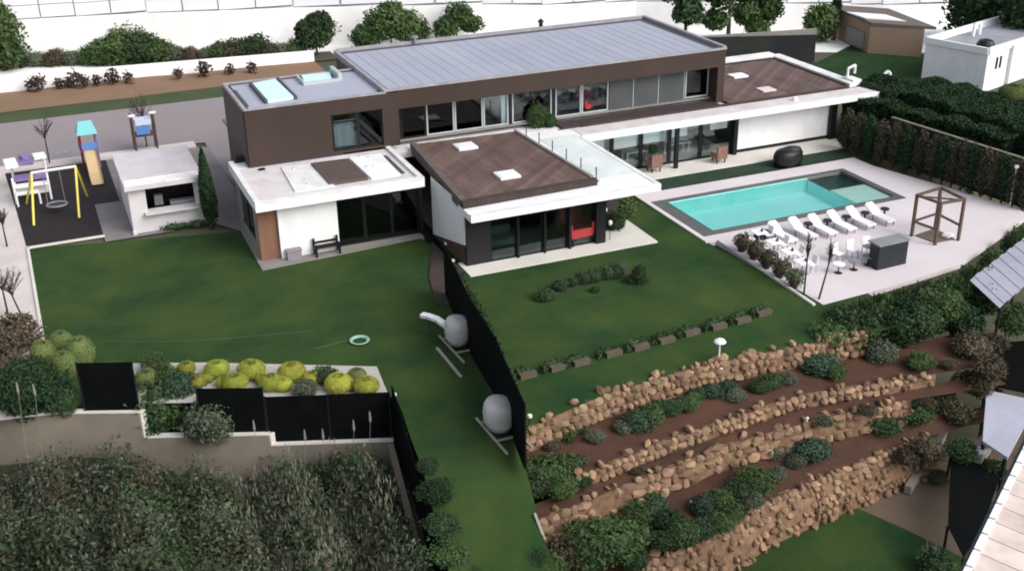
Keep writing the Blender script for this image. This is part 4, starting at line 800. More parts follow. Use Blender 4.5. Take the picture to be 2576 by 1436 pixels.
MB().obox((pc[2][0] * .6, pc[2][1] * .5, .12), (.5, .35, .1), R(20)).build('cushion', WHITEP, pg)
# black covered tub
p = at(1986, 418, 0); tb = empty('covered_barbecue', (p[0], p[1] + .2, 0), 'black rounded covered barbecue on the lawn strip before the pool wing', 'barbecue', None, R(8))
MB().lathe((0, 0, 0), [(.9, 0), (.98, .35), (.95, .7), (.8, .88), (.3, .98)], 18, 1, .62).build('cover', BLACKP, tb, smooth=True); MB().lathe((.25, 0, .2), [(.62, 0), (.66, .5), (.55, .75), (.1, .86)], 14, 1, .7).build('side_cover', mat('dark_grey_cover', (.035, .035, .04), None, rough=.5), tb, smooth=True)
# lamp posts
p = at(2540, 520, 0); lp = empty('lamp_post', p, 'thin pale lamp post in front of the brown hedge', 'lamp post'); MB().tube((0, 0, 0), (0, 0, 2.0), .03).build('pole', WHITEC, lp); MB().lathe((0, 0, 2.0), [(.06, 0), (.12, .08), (.1, .16), (.02, .2)], 10).build('lamp_head', WHITEP, lp)
p = at(1808, 905, 0); lp = empty('garden_lamp', (p[0], p[1], 0), 'white mushroom-shaped garden lamp on the upper stone wall', 'garden lamp'); MB().tube((0, 0, -.1), (0, 0, .75), .035).build('pole', WHITEC, lp); MB().lathe((0, 0, .72), [(.08, 0), (.24, .05), (.2, .12), (.05, .2)], 12).build('lamp_shade', WHITEP, lp)
for i in range(3): MB().lathe((0, -.2, -.25 - i * .2), [(.03, -.03), (.08, 0), (.03, .04)], 8).build('ring', WHITEP, lp)
# hose
p = at(905, 858, .03); hz_ = empty('garden_hose', p, 'pale green garden hose coiled on the left lawn', 'hose'); HOSE = mat('pale_green_hose', (.30, .52, .44), None, rough=.4); g = MB()
for k_ in range(3):
    for i in range(20):
        a_ = 2 * math.pi * i / 20; b_ = 2 * math.pi * (i + 1) / 20; r_ = .3 + k_ * .04; g.tube((r_ * math.cos(a_), r_ * math.sin(a_), .02 + k_ * .02), (r_ * math.cos(b_), r_ * math.sin(b_), .02 + k_ * .02), .022, n=5)
g.build('coil', HOSE, hz_)
tail = [at(*q, .03) for q in ((878, 856), (850, 862), (820, 870), (790, 878))]; local(MB().path(tail, .014, 5), hz_).build('loose_end', mat('dull_hose', (.09, .15, .09), None), hz_)
th = empty('thin_pipe', at(500, 855, .02), 'thin pale irrigation pipe lying across the left lawn', 'pipe'); local(MB().path([at(*q, .02) for q in ((265, 858), (400, 860), (520, 855), (680, 842), (790, 831), (800, 845))], .010, 5), th).build('pipe_run', mat('dull_hose', (.09, .15, .09)), th)
for i, q in enumerate(((1122, 622), (1140, 665), (1333, 1058), (993, 1004))):
    z_ = 0 if i < 3 else 0; s_ = empty('spotlight', at(*q, 0), ['small white garden spotlight on the lawn by the garage paving', 'small white spotlight at the foot of the brown wing wall', 'small white spotlight at the left end of the top stone wall', 'small white spotlight at the fence corner by the gravel bed'][i], 'spotlight')
    MB().lathe((0, 0, 0), [(.02, 0), (.02, .12)], 6).build('spike', BLACKP, s_); MB().lathe((0, 0, .12), [(.06, 0), (.09, .06), (.08, .12)], 8).build('lamp_head', WHITEP, s_)
# timber steps by the fence
struct('timber_steps', MB().prism([at(1080, 700)[:2], at(1098, 770)[:2], at(1142, 770)[:2], at(1165, 685)[:2], at(1085, 610)[:2]], 0, .06), mat('dark_timber', (.05, .036, .032), (.07, .05, .045), 1, .8))
# two covered bundles
def bundle(px, r, z, label, chute):
    t_ = empty('covered_bundle', (px[0], px[1], z), label, 'covered bundle')
    MB().lathe((0, 0, .16), [(r * .7, 0), (r * .98, .28), (r * 1.02, .62), (r * .96, .86), (r * .8, 1.02), (r * .3, 1.06)], 18, .95, 1.1).build('cover', COVER, t_, smooth=True)
    for s_ in (-.8, .8): MB().bar((s_ * r, 1.0, .08), (s_ * r + .1, -1.5, .08), .07).build('runner', mat('pale_pole', (.38, .36, .31), None), t_)
    MB().bar((-.8 * r, .6, .12), (.8 * r, .6, .12), .06).build('cross_bar', MATS['pale_pole'], t_); MB().bar((-.8 * r, -.7, .12), (.85 * r, -.7, .12), .06).build('cross_bar', MATS['pale_pole'], t_)
    if chute:
        g = MB(); pp = [(-.95, 1.5, .95), (-.75, 1.2, .98), (-.52, .85, .95), (-.38, .5, .88), (-.28, .2, .8)]
        for a_, b_ in zip(pp, pp[1:]): g.quad((a_[0] - .12, a_[1] - .1, a_[2]), (b_[0] - .14, b_[1] - .08, b_[2]), (b_[0] + .14, b_[1] + .08, b_[2]), (a_[0] + .12, a_[1] + .1, a_[2])); g.quad((a_[0] + .12, a_[1] + .1, a_[2] - .1), (b_[0] + .14, b_[1] + .08, b_[2] - .1), (b_[0] - .14, b_[1] - .08, b_[2] - .1), (a_[0] - .12, a_[1] - .1, a_[2] - .1))
        g.build('chute', WHITEP, t_); MB().bar((-.75, 1.15, .1), (-.75, 1.15, .88), .04).build('support', BARK, t_)
    return t_
p = at(1152, 862, .15); bundle((p[0], p[1]), .52, 0, 'rounded grey fabric-covered bundle with a curved white chute', True)
p = at(1256, 1075, .15); bundle((p[0], p[1]), .56, 0, 'rounded pale grey fabric-covered bundle on two poles, lower of the two', False)
ed_ = empty('edging_board', at(1358, 1325, -1.2), 'pale edging board at the left end of the third terrace', 'board'); local(MB().bar(at(1345, 1290, -.75), at(1370, 1356, -1.2), .04, .08), ed_).build('plank', MATS['pale_pole'], ed_)
ed_ = empty('edging_board', at(1130, 912, .03), 'pale straight board lying on the grass below the first bundle', 'board'); local(MB().bar(at(1099, 875, .06), at(1160, 948, .06), .07, .1), ed_).build('plank', MATS['pale_pole'], ed_)

# planters along the right lawn
for i, q in enumerate(((400, 1085), (640, 1025), (820, 985), (1070, 915), (1285, 865), (1485, 812), (1680, 752), (1890, 705), (2080, 655), (2245, 600))):
    px, py = (1300 + q[0] / 2.862) / 1.0846, (650 + q[1] / 2.862) / 1.0846; p = at(px, py, 0)
    t_ = empty('planter', p, f'small stone-faced planter on the right lawn, {ordinal(i)} from the dividing fence', 'planter', 'planters in a row along the right lawn', R(3))
    MB().box(-.34, .34, -.12, .12, 0, .2).build('trough', mat('grey_brown_stone', (.095, .085, .058), (.13, .11, .082), 3, .9), t_); MB().box(-.38, .38, .12, .3, 0, .12).build('soil', SOIL, t_)
    link('foliage', leaf_mesh('foliage', L_DARK, 170, (.42, .2, .2), .05, 80 + i, base=.18), t_, (-.15, .28, 0)); link('foliage', leaf_mesh('foliage', L_DARK, 90, (.16, .2, .22), .05, 180 + i, base=.15), t_, (-.6, .05, 0))

# ------------------------------------------------------------------ plants
def shrub_var(name, m, n, rad, leaf, seeds, **kw): return [leaf_mesh(name, m, n, rad, leaf, s_, **kw) for s_ in seeds]
V = {'dark': shrub_var('shrub_leaves', L_DARK, 2400, (1, 1, .8), .075, (1, 2, 3), base=.55),
     'mid': shrub_var('shrub_leaves', L_MID, 2400, (1, 1, .8), .075, (4, 5, 6), base=.55),
     'blue': shrub_var('shrub_leaves', L_BLUE, 2400, (1, 1, .75), .075, (7, 8), base=.5),
     'grey': shrub_var('shrub_leaves', L_GREY, 2400, (1, 1, .8), .07, (9, 10), base=.55),
     'yel': shrub_var('shrub_leaves', L_YEL, 5200, (1, 1, .82), .034, (11, 12, 13, 31, 32), base=.62, lumps=2, shell=.93, amp=.3),
     'lime': shrub_var('shrub_leaves', L_LIME, 5200, (1, 1, 1.0), .036, (14, 15), base=.7, lumps=2, shell=.92, amp=.35),
     'brown': shrub_var('shrub_leaves', L_BROWN, 2200, (1, 1, .8), .075, (16, 17), base=.5),
     'hedge': shrub_var('shrub_leaves', L_HEDGE, 2400, (1, 1, .9), .08, (18, 19), base=.6)}
def shrub(kind, px, py, z, r, label, group=None, h=1., name='shrub', cat='shrub', ry=1.):
    p = at(px, py, z); return link(name, random.choice(V[kind]), None, p, label, cat, group, rz=random.uniform(0, 6), sc=(r, r * ry, r * h))
# yellow-green globes over the gravel bed
gbed = [at(*q, 0)[:2] for q in ((340, 925), (350, 905), (500, 900), (945, 925), (978, 985), (700, 1000), (520, 985), (345, 965))]
struct('gravel_bed', sheet([at(*q, 0)[:2] for q in ((335, 914), (520, 912), (948, 922), (976, 990))] + [(9.7, 34.95), (1.3, 38.35)], .012), GRAVEL)
gl_ = [(520, 935, 'yel', .36), (565, 948, 'yel', .34), (665, 940, 'yel', .34), (712, 955, 'yel', .42), (785, 938, 'yel', .4), (880, 955, 'yel', .36), (470, 913, 'yel', .40), (497, 948, 'yel', .38), (547, 920, 'yel', .54), (593, 953, 'yel', .54), (635, 924, 'yel', .60), (683, 953, 'yel', .52), (736, 929, 'yel', .60), (822, 935, 'mid', .5), (853, 957, 'yel', .58), (899, 935, 'lime', .42), (923, 962, 'yel', .54), (769, 966, 'grey', .5), (395, 913, 'mid', .56), (372, 945, 'lime', .5), (417, 938, 'mid', .56), (445, 958, 'mid', .45)]
gl_s = sorted(gl_)
for i, (x, y, kd, r) in enumerate(gl_s): shrub(kd, x, y + 24, 0, r * 1.0, f'{"yellow-green" if kd == "yel" else "green"} globe shrub on the white gravel, {ordinal(i)} from the left', 'globe shrubs on the gravel bed', .82)
for i, (x, y, r) in enumerate(((160, 875, .55), (205, 905, .68), (168, 935, .62), (115, 905, .6))): shrub('lime', x, y + 12, 0, r * .95, ['pale green globe shrub at the end of the left path', 'tallest pale green globe shrub beside the left lawn', 'pale green globe shrub just above the black net panel', 'leftmost pale green globe shrub in the corner group'][i], 'pale globe shrubs in the left corner', 1.15)
k0 = [(40, 850, 'brown', 1.1), (10, 930, 'brown', 1.0), (85, 955, 'dark', 1.0), (60, 1005, 'hedge', 1.0), (130, 1000, 'hedge', .95), (165, 1010, 'dark', .6), (20, 990, 'hedge', .9)]
for i, (x, y, kd, r) in enumerate(k0): shrub(kd, x, y + 20, 0, r * .95, ['brown domed shrub covering the end of the left path', 'brown shrub cut by the left edge of the picture', 'green shrub below the pale globe shrubs', 'dark shrub at the wall corner on the far left', 'dark shrub left of the highest black net panel', 'small dark green shrub touching the highest black net panel', 'very dark shrub at the far left above the beige wall'][i])
shrub('mid', 425, 1062, -1.3, 1.25, 'green shrub growing through the gap above the wall step', None, 1.0); shrub('grey', 530, 1095, -1.2, 1.05, 'grey-green rounded shrub in front of the middle black net'); shrub('dark', 395, 1085, -1.3, .9, 'dark green shrub just right of the upper wall step')
shrub('blue', 455, 1000, -.3, .8, 'bluish flowering shrub between gravel bed and wall gap')
# terrace shrubs
def frac(a, b, t): return a + (b - a) * t
beds = {'upper': ('upper', [(1498, 1088, 'grey', 0.33), (1453, 1068, 'dark', 0.27), (1423, 1083, 'mid', 0.40), (1388, 1108, 'brown', 0.33), (1353, 1088, 'mid', 0.30), (1598, 1053, 'blue', 0.53), (1638, 1038, 'mid', 0.47), (1568, 1063, 'grey', 0.33), (1688, 1018, 'dark', 0.40), (1728, 1008, 'mid', 0.40), (1788, 973, 'blue', 0.40), (1828, 958, 'dark', 0.33), (1938, 953, 'mid', 0.40), (1983, 943, 'grey', 0.33), (1908, 963, 'dark', 0.33), (2058, 913, 'blue', 0.67), (2023, 903, 'mid', 0.40), (2213, 883, 'grey', 0.63), (2313, 903, 'mid', 0.47), (2388, 903, 'brown', 0.30), (1853, 983, 'grey', 0.33), (1753, 983, 'dark', 0.33), (1658, 1013, 'mid', 0.33), (2098, 928, 'mid', 0.40), (2443, 868, 'brown', 0.73), (2488, 918, 'brown', 0.60)], -.98),
        'middle': ('middle', [(2075, 1050, 'grey', .3), (2180, 1020, 'brown', .3), (2330, 1000, 'brown', .3), (1600, 1170, 'brown', .25)], -1.65),
        'left': ('left end', [(1378, 1183, 'mid', 0.67), (1438, 1168, 'mid', 0.53), (1338, 1218, 'dark', 0.53), (1413, 1223, 'mid', 0.47), (1353, 1153, 'brown', 0.40), (1463, 1198, 'dark', 0.33)], -1.4),
        'lower': ('lower', [(1938, 1128, 'grey', 0.47), (1978, 1113, 'blue', 0.40), (2038, 1128, 'blue', 0.63), (2003, 1148, 'grey', 0.33), (2213, 1058, 'dark', 0.67), (2173, 1038, 'grey', 0.40), (2288, 1038, 'mid', 0.67), (2328, 1013, 'dark', 0.53), (2408, 1033, 'brown', 0.60), (2368, 998, 'brown', 0.53), (1903, 1208, 'mid', 0.60), (1853, 1233, 'dark', 0.53), (1813, 1248, 'mid', 0.47), (1768, 1263, 'blue', 0.47), (1843, 1283, 'mid', 0.40), (1893, 1248, 'grey', 0.37), (1638, 1263, 'blue', 0.53), (1608, 1293, 'mid', 0.53), (1583, 1263, 'dark', 0.47), (1688, 1308, 'dark', 0.53), (1718, 1343, 'mid', 0.53), (1763, 1323, 'blue', 0.47), (1668, 1353, 'dark', 0.40), (1558, 1308, 'brown', 0.40), (1813, 1308, 'mid', 0.40), (1538, 1368, 'mid', 0.93), (1488, 1383, 'mid', 0.87), (1423, 1393, 'brown', 0.73), (1598, 1403, 'dark', 0.40), (1408, 1318, 'brown', 0.40), (1953, 1183, 'grey', 0.33), (2333, 1113, 'brown', 0.47), (2433, 953, 'brown', 0.60), (2478, 978, 'dark', 0.53)], -2.75)}
cn_ = {'dark': 'dark green', 'mid': 'leafy green', 'blue': 'bluish green', 'grey': 'grey-green', 'lime': 'pale green', 'brown': 'brownish dry'}
for key, (nm, lst, z) in beds.items():
    cnt = {}
    for (x, y, kd, r) in sorted(lst):
        cnt[kd] = cnt.get(kd, 0) + 1
        shrub(kd, x, y + 18, z, r * 1.18, f'{cn_[kd]} shrub in the {nm} terrace bed, {ordinal(cnt[kd] - 1)} of its colour from the left', f'shrubs in the {nm} terrace bed', .7)
for i, (x, y, kd, r) in enumerate(((1075, 1170, 'dark', .4), (1095, 1240, 'hedge', .6), (1110, 1320, 'dark', .6), (1135, 1400, 'mid', .6), (1350, 1400, 'dark', .5), (1385, 1440, 'mid', .6), (1190, 1430, 'dark', .4))): shrub(kd, x, y + 10, strip_z(at(x, y, -.6)[1]) - .05, r, [f'{cn_.get(kd, "very dark")} low bush on the lawn strip beside the lower left net, {ordinal(i)} going down', f'{cn_.get(kd, "very dark")} bush at the lower right end of the lawn strip'][4 <= i <= 5] + (', nearer one' if i == 5 else ''), 'bushes on the lawn strip', .6)
# small lights in the beds
for i, q in enumerate(((1738, 1270), (2168, 1080), (1622, 1068), (2030, 1060))):
    s_ = empty('spotlight', at(*q, [-2.7, -2.6, -1.0, -1.1][i]), ['tiny white spotlight in the lower terrace bed, left one', 'tiny white spotlight in the lower terrace bed, right one', 'tiny white spotlight among the upper bed shrubs', 'tiny white spotlight beside the low stone row'][i], 'spotlight'); MB().lathe((0, 0, 0), [(.02, 0), (.02, .1), (.05, .12), (.05, .18), (.01, .2)], 8).build('lamp_head', WHITEP, s_)
# low shrubs in front of the living wing
for i, (x, y, r) in enumerate(((1372, 748, .42), (1410, 722, .4), (1440, 712, .32), (1465, 705, .4), (1495, 698, .42), (1525, 692, .42), (1548, 685, .42), (1497, 728, .22), (1588, 705, .28), (1606, 705, .34), (1618, 705, .26))):
    shrub('dark', x, y + 6, 0, r, ['lone dark shrub at the left of the lawn shrub row', 'first dark shrub of the lawn row', 'second dark shrub of the lawn row', 'third dark shrub of the lawn row', 'fourth dark shrub of the lawn row', 'fifth dark shrub of the lawn row', 'last dark shrub of the lawn row', 'tiny dark shrub below the lawn row', 'left low shrub of the separate dark clump', 'pointed dark shrub in the separate clump', 'right low shrub of the separate dark clump'][i], 'dark shrubs on the right lawn', 1.9 if i == 9 else .9)
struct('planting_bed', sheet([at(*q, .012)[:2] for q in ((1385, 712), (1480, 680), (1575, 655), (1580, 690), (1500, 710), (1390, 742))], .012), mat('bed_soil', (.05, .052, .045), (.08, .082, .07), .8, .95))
# balcony shrub
for i, (x, y, z, r, h) in enumerate(((1322, 312, 2.9, .45, 1.3), (1352, 318, 2.9, .55, 1.7), (1383, 318, 2.9, .4, 1.3))): shrub('mid' if i == 1 else 'dark', x, y, z, r, ['dark shrub at the left of the balcony planting', 'tallest green shrub growing before the balcony window', 'right dark shrub of the balcony planting'][i], 'shrubs on the balcony', h)
# shrub by the stone pillar near the wing
shrub('dark', 1545, 575, 0, .6, 'dark bush under the overhang at the wing corner'); shrub('mid', 1566, 545, 0, .7, 'green bush at the end of the white terrace')
for i, q in enumerate(((1523, 530), (1535, 562))):
    s_ = empty('wall_lamp', at(q[0], q[1], .9), ['upper small white globe lamp by the dark bush', 'lower small white globe lamp by the dark bush'][i], 'lamp'); MB().lathe((0, 0, 0), [(.03, -.1), (.1, 0), (.1, .1), (.03, .16)], 8).build('globe', WHITEP, s_); MB().tube((0, 0, -.9), (0, 0, -.1), .02, n=6).build('pole', BLACKP, s_)
# cypress
def tree(name, p, h, cr, kind_m, label, cat='tree', group=None, trunk_h=None, seed=0, n=2600, leaf=.14, ry=1., rz_=None, base=.2, tilt=0, blobs=None, core=True, taper=0., amp=1.):
    t_ = empty(name, p, label, cat, group); th_ = trunk_h or h * .4
    MB().tube((0, 0, -.2), (tilt, 0, th_), h * .022 + .04, h * .012 + .02).build('trunk', BARK, t_)
    if blobs:
        for k_, (bx, by, bz, br) in enumerate(blobs):
            link('crown', leaf_mesh('crown', kind_m, n, (br, br * .9, br * .8), leaf, seed + k_, base=0, core=core, shell=.35), t_, (bx, by, bz)); MB().tube((tilt, 0, th_ * .8), (bx, by, bz), .05, .02, 6).build('limb', BARK, t_)
    else: link('crown', leaf_mesh('crown', kind_m, n, (cr, cr * ry, rz_ or h * .42), leaf, seed, base=base + h * .45, core=core, taper=taper, amp=amp), t_)
    return t_
p = at(537, 580, 0); tree('cypress', (6.95, 54.4, 0), 4.6, .62, L_HEDGE, 'tall narrow dark cypress between the hut and the garage', seed=21, n=8000, leaf=.06, taper=.75, amp=.5, rz_=2.1, base=.1, trunk_h=1)
def bare_tree(p, h, label, seed, r=.6, group=None, lean=0):
    rg = random.Random(seed); t_ = empty('bare_tree', p, label, 'tree', group); MB().tube((0, 0, 0), (lean, 0, h * .62), .045, .03, 6).build('trunk', BARK, t_); g = MB()
    for i in range(22):
        a_ = rg.uniform(0, 6.28); z0 = h * rg.uniform(.5, .64); e = Vector((lean + r * rg.uniform(.4, 1) * math.cos(a_), r * rg.uniform(.4, 1) * math.sin(a_), h * rg.uniform(.75, 1))); s_ = Vector((lean * z0 / (h * .62), 0, z0)); g.tube(s_, e, .018, .008, 5)
        for _ in range(3): f = s_.lerp(e, rg.uniform(.4, .9)); g.tube(f, f + Vector((rg.uniform(-.2, .2), rg.uniform(-.2, .2), rg.uniform(.05, .3))), .009, .005, 4)
    g.build('crown', L_DEAD, t_); return t_
bare_tree(at(126, 415, 0), 2.9, 'thin bare tree behind the playground mat', 1, .75); bare_tree(at(62, 810, 0), 2.4, 'bare young tree on the pale left path, nearest the globe shrubs', 2, .75, lean=-.3); bare_tree(at(18, 620, 0), 2.0, 'small bare tree at the left edge of the path', 3, .3); bare_tree(at(20, 790, 0), 2.0, 'bare sapling cut by the left picture edge', 4, .5)
bare_tree(at(370, 372, 0), 3.2, 'bare brown-twigged tree behind the second play tower', 5, .9)
bare_tree(at(2022, 742, dz), 2.9, 'thin bare sapling at the deck corner, left of two', 6, .12, 'bare saplings at the deck corner'); bare_tree(at(2060, 752, dz), 2.7, 'thin bare sapling at the deck corner, right of two', 7, .12, 'bare saplings at the deck corner', .35)
# spiky plants and hedge along the front deck edge
hx = 0
fh = [at(*q, .4) for q in ((2050, 790), (2100, 775), (2150, 765), (2200, 755), (2250, 742), (2300, 728), (2350, 705), (2400, 690), (2440, 660), (2480, 625), (2520, 590), (2560, 560))]
for i, p in enumerate(fh):
    r = .85 + .25 * math.sin(i * 1.7); kd = ['mid', 'dark', 'dark', 'mid', 'hedge', 'mid'][i % 6]
    if i > 7: r *= .75
    link('hedge_shrub', random.choice(V[kd]), None, (p[0], p[1] - .9 + (.3 if i > 7 else 0), -.9), f'dense green hedge shrub below the deck edge, {ordinal(i)} from the lawn', 'shrub', 'hedge shrubs along the front of the deck', rz=i, sc=(r * 1.1, r, 1.0))
for i in range(16):
    t_ = i / 15; x, y = 2080 + 330 * t_, 772 - 92 * t_; p = at(x, y, .2)
    me = leaf_mesh('spiky_leaves', L_DARK if i % 2 else L_MID, 500, (.45, .45, .75), .16, 200 + i % 5, up=.6, aspect=.25, base=.0, lumps=4)
    link('pointed_shrub', me, None, (p[0], p[1] - .5, -.35), f'pointed evergreen along the deck front, {ordinal(i)} from the left', 'shrub', 'pointed evergreens along the deck front', sc=1.0)
lowr = [(2120, 815, 'dark', .8, -.6), (2180, 830, 'dark', .8, -.8), (2250, 835, 'hedge', .9, -.8), (2320, 815, 'dark', .8, -.6), (2380, 780, 'mid', .8, -.4), (2420, 820, 'hedge', .9, -1), (2480, 760, 'hedge', .7, -.6), (2545, 810, 'mid', .7, -1.5), (2565, 790, 'mid', .6, -1.5), (2500, 860, 'brown', .6, -1.5), (2460, 960, 'brown', .7, -2), (2420, 1130, 'dark', .6, -3.2), (2330, 1130, 'brown', .6, -3.4), (2280, 1140, 'brown', .5, -3.2), (2360, 1190, 'grey', .4, -4.4), (2350, 1420, 'dark', .6, -4.5), (2500, 1180, 'dark', .5, -3.6)]
for i, (x, y, kd, r, z) in enumerate(sorted(lowr)): shrub(kd, x, y + 20, z, r, f'{cn_.get(kd, "very dark")} bush in the right-hand thicket between deck and black plates, {ordinal(i)} from the left', 'bushes in the right-hand thicket', .95)
p = at(2350, 1425, -4.5); ag = link('agave', leaf_mesh('agave_leaves', L_GREY, 240, (.35, .35, .4), .32, 77, up=.25, aspect=.16, core=False, base=.3, shell=.2), None, p, 'spiky grey agave at the bottom right of the lower lawn', 'agave')
# large hedge right of the deck: dark tall hedge plus brown columns
def hedge_block(p0, p1, w, h, m, label, n, seed, leaf=.16, name='hedge', z=0):
    rg = np.random.default_rng(seed); a = np.array(p0, float); b = np.array(p1, float); d = b - a; L = np.linalg.norm(d); u = d / L; nn_ = np.array([-u[1], u[0]])
    t_ = empty(name, (a[0] + d[0] / 2, a[1] + d[1] / 2, z), label, 'hedge')
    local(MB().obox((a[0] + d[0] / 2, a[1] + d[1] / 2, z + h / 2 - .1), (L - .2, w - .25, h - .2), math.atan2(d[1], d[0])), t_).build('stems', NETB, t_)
    s_ = rg.random((n, 3)); f = rg.integers(0, 5, n); s_[f == 0, 2] = 1; s_[f == 1, 1] = 0; s_[f == 2, 1] = 1; s_[f == 3, 0] = 0; s_[f == 4, 2] = 1
    wob = .06 * np.sin(s_[:, 0] * L * 1.3 + seed) + .1 * np.sin(s_[:, 0] * L * 3.1)
    px = s_[:, 0] * L; py = (s_[:, 1] - .5) * w; pz = s_[:, 2] * (h + wob)
    P_ = np.stack([a[0] + u[0] * px + nn_[0] * py, a[1] + u[1] * px + nn_[1] * py, z + pz], 1) + rg.normal(size=(n, 3)) * .035
    P_ -= np.array([t_.location.x, t_.location.y, t_.location.z])
    nr_ = rg.normal(size=(n, 3)); nr_ /= np.linalg.norm(nr_, axis=1)[:, None]; aa = np.cross(nr_, rg.normal(size=(n, 3))); aa /= np.linalg.norm(aa, axis=1)[:, None]; bb_ = np.cross(nr_, aa); sz = leaf * .6 * rg.uniform(.6, 1.4, n)[:, None]
    q = np.stack([P_ - aa * sz, P_ + bb_ * sz * .6, P_ + aa * sz, P_ - bb_ * sz * .6], 1).reshape(-1, 3)
    me = bpy.data.meshes.new('leaves'); me.from_pydata(q.tolist(), [], np.arange(4 * n).reshape(-1, 4).tolist()); me.materials.append(m); link('leaves', me, t_); return t_
hedge_block((44.8, 52.5), (48.0, 53.2), 3.0, 2.9, L_HEDGE, 'dark green hedge behind the corner of the pool wing', 22000, 3, leaf=.11)
hedge_block((48.2, 52.6), (49.2, 38.0), 4.0, 2.9, L_HEDGE, 'huge near-black clipped hedge on the right edge', 75000, 4, leaf=.11)
hedge_block((43.9, 52.4), (46.3, 42.5), 1.2, 2.6, L_HEDGE, 'dark hedge row between the deck and the huge hedge', 26000, 5, leaf=.11)
bwl = empty('garden_wall', (44.3, 46, 0), 'dark wall with pale top running behind the columnar shrubs', 'garden wall')
local(vwall((44.75, 39.5), (43.6, 48.6), -.1, 2.35, th=.2), bwl).build('wall_section', mat('dark_cloth', (.02, .022, .024)), bwl); local(vwall((44.78, 39.5), (43.63, 48.6), 2.352, 2.38, th=.22), bwl).build('coping', mat('pale_dry_top', (.25, .23, .17), (.15, .15, .09), 2, .95), bwl)
cols = []
for i in range(17):
    t_ = i / 16; x = float(np.interp(t_, [0, .45, 1], [42.1, 43.2, 44.2])); y = float(np.interp(t_, [0, .45, 1], [50.6, 44.6, 39.4]))
    me = V['brown'][i % 2] if i % 3 else V['grey'][i % 2]
    c_ = empty('columnar_shrub', (x + .1, y, 0), f'brown-green columnar shrub behind the deck, {ordinal(i)} from the pool wing', 'shrub', 'columnar shrubs lining the right side of the deck')
    if i not in (0, 1, 2): pass
    MB().tube((0, 0, -.1), (0, 0, 1.6), .05, .03, 6).build('stem', BARK, c_); link('foliage', leaf_mesh('foliage', [L_SCREEN, L_SCREEN, L_HEDGE][i % 3], 2200, (.44, .44, 1.28), .06, 300 + i % 6, base=1.25, lumps=6), c_)
# trees and bushes at the back
tree('bush_tree', at(798, 140, 0), 3.0, 1.4, L_DARK, 'round dark green tree rising left of the high roof', seed=32, n=2600, leaf=.12, trunk_h=1, blobs=[(0, 0, 1.6, 1.5), (.4, 0, 2.5, 1.1), (-.6, 0, 2.1, 1.0)])
tree('bush_tree', at(985, 128, 0), 3.4, 2.9, L_MID, 'wide olive bush showing above the zinc roof edge', seed=33, n=2200, leaf=.13, trunk_h=1.2, blobs=[(-1.9, 0, 1.3, 1.3), (-.6, 0, 2.1, 1.7), (.9, 0, 2.0, 1.6), (2.1, 0, 1.2, 1.3), (.1, 0, 3.0, 1.1)])
tree('bush_tree', at(1150, 112, 0), 3.0, 1.5, L_MID, 'small olive bush showing above the roof, right of the wide one', seed=34, n=1800, leaf=.13, trunk_h=1.2, blobs=[(-.9, 0, 1.5, 1.1), (.3, 0, 2.2, 1.2), (1.1, 0, 1.5, .9)])
tree('leaning_tree', at(12, 178, 0), 6.0, 1.5, L_MID, 'green tree cut by the left edge at the top', seed=35, rz_=2.6, n=3000, leaf=.18)
scr = [(-10, 1.5, 'mid'), (45, 1.4, 'dark'), (95, .9, 'grey'), (140, 1.0, 'brown'), (185, .8, 'grey'), (225, .9, 'mid'), (262, 1.5, 'mid'), (315, 1.9, 'mid'), (360, 1.7, 'dark'), (400, 1.4, 'mid'), (440, 1.0, 'grey'), (480, .9, 'brown'), (520, .8, 'grey'), (560, 1.1, 'mid'), (600, 1.3, 'brown'), (640, 1.4, 'dark'), (675, 1.0, 'brown'), (710, .9, 'grey'), (745, 1.0, 'mid')]
for i, (x, r, kd) in enumerate(scr): shrub(kd, x, 168 - x * .03, 0, r, f'{cn_[kd]} scrub bush behind the low white wall, {ordinal(i)} from the left', 'scrub bushes behind the low white wall', .95)
struct('scrub_ground', sheet([(-40, 89), (2, 86.6), (22, 85.2), (22, 88), (-40, 95)], .02), mat('scrub_floor', (.12, .10, .07), (.07, .08, .045), .5, .95))
for i, x in enumerate((80, 100, 150, 172, 195, 215, 245, 285, 325, 450, 515, 580, 635)):
    me = leaf_mesh('twigs', L_DEAD, 150, (.45, .45, .5), .1, 400 + i % 4, base=.45, core=False, shell=.2); y_ = 238 - x * .085; link('dry_shrub', me, None, at(x, y_, .1), f'small dark dry shrub before the low white wall, {ordinal(i)} from the left', 'shrub', 'dry shrubs along the low white wall', sc=.95 + .4 * (i % 3 == 1))
tree('broadleaf_tree', at(1722, 130, 0), 6.5, 1.5, L_DARK, 'dark leafy tree behind the right end of the zinc roof', seed=41, n=1500, leaf=.2, blobs=[(-.2, 0, 4.6, 1.3), (.1, 0, 3.0, 1.2), (.2, 0, 6.0, 1.1)], trunk_h=3)
tree('broadleaf_tree', at(1830, 120, 0), 7.5, 2, L_MID, 'bright green loose-crowned tree behind the dark screening wall', seed=44, n=1100, leaf=.2, blobs=[(-.9, 0, 4.2, 1.4), (1.2, 0, 4.6, 1.5), (0, 0, 6.2, 1.7), (-1.2, 0, 2.2, 1.0), (1.6, 0, 2.4, 1.2)], trunk_h=4, core=False)
tree('broadleaf_tree', at(1915, 112, 0), 5.5, 2, L_MID, 'green tree at the right of the group behind the screening wall', seed=49, n=900, leaf=.2, blobs=[(0, 0, 4.6, 1.3), (.5, 0, 2.8, 1.2), (-.5, 0, 1.6, 1.1)], trunk_h=3, core=False)
tree('bush_tree', at(2060, 105, 0), 3.0, 1.4, L_MID, 'olive bush left of the thin dark conifer', seed=52, rz_=1.4, n=2000, leaf=.16)
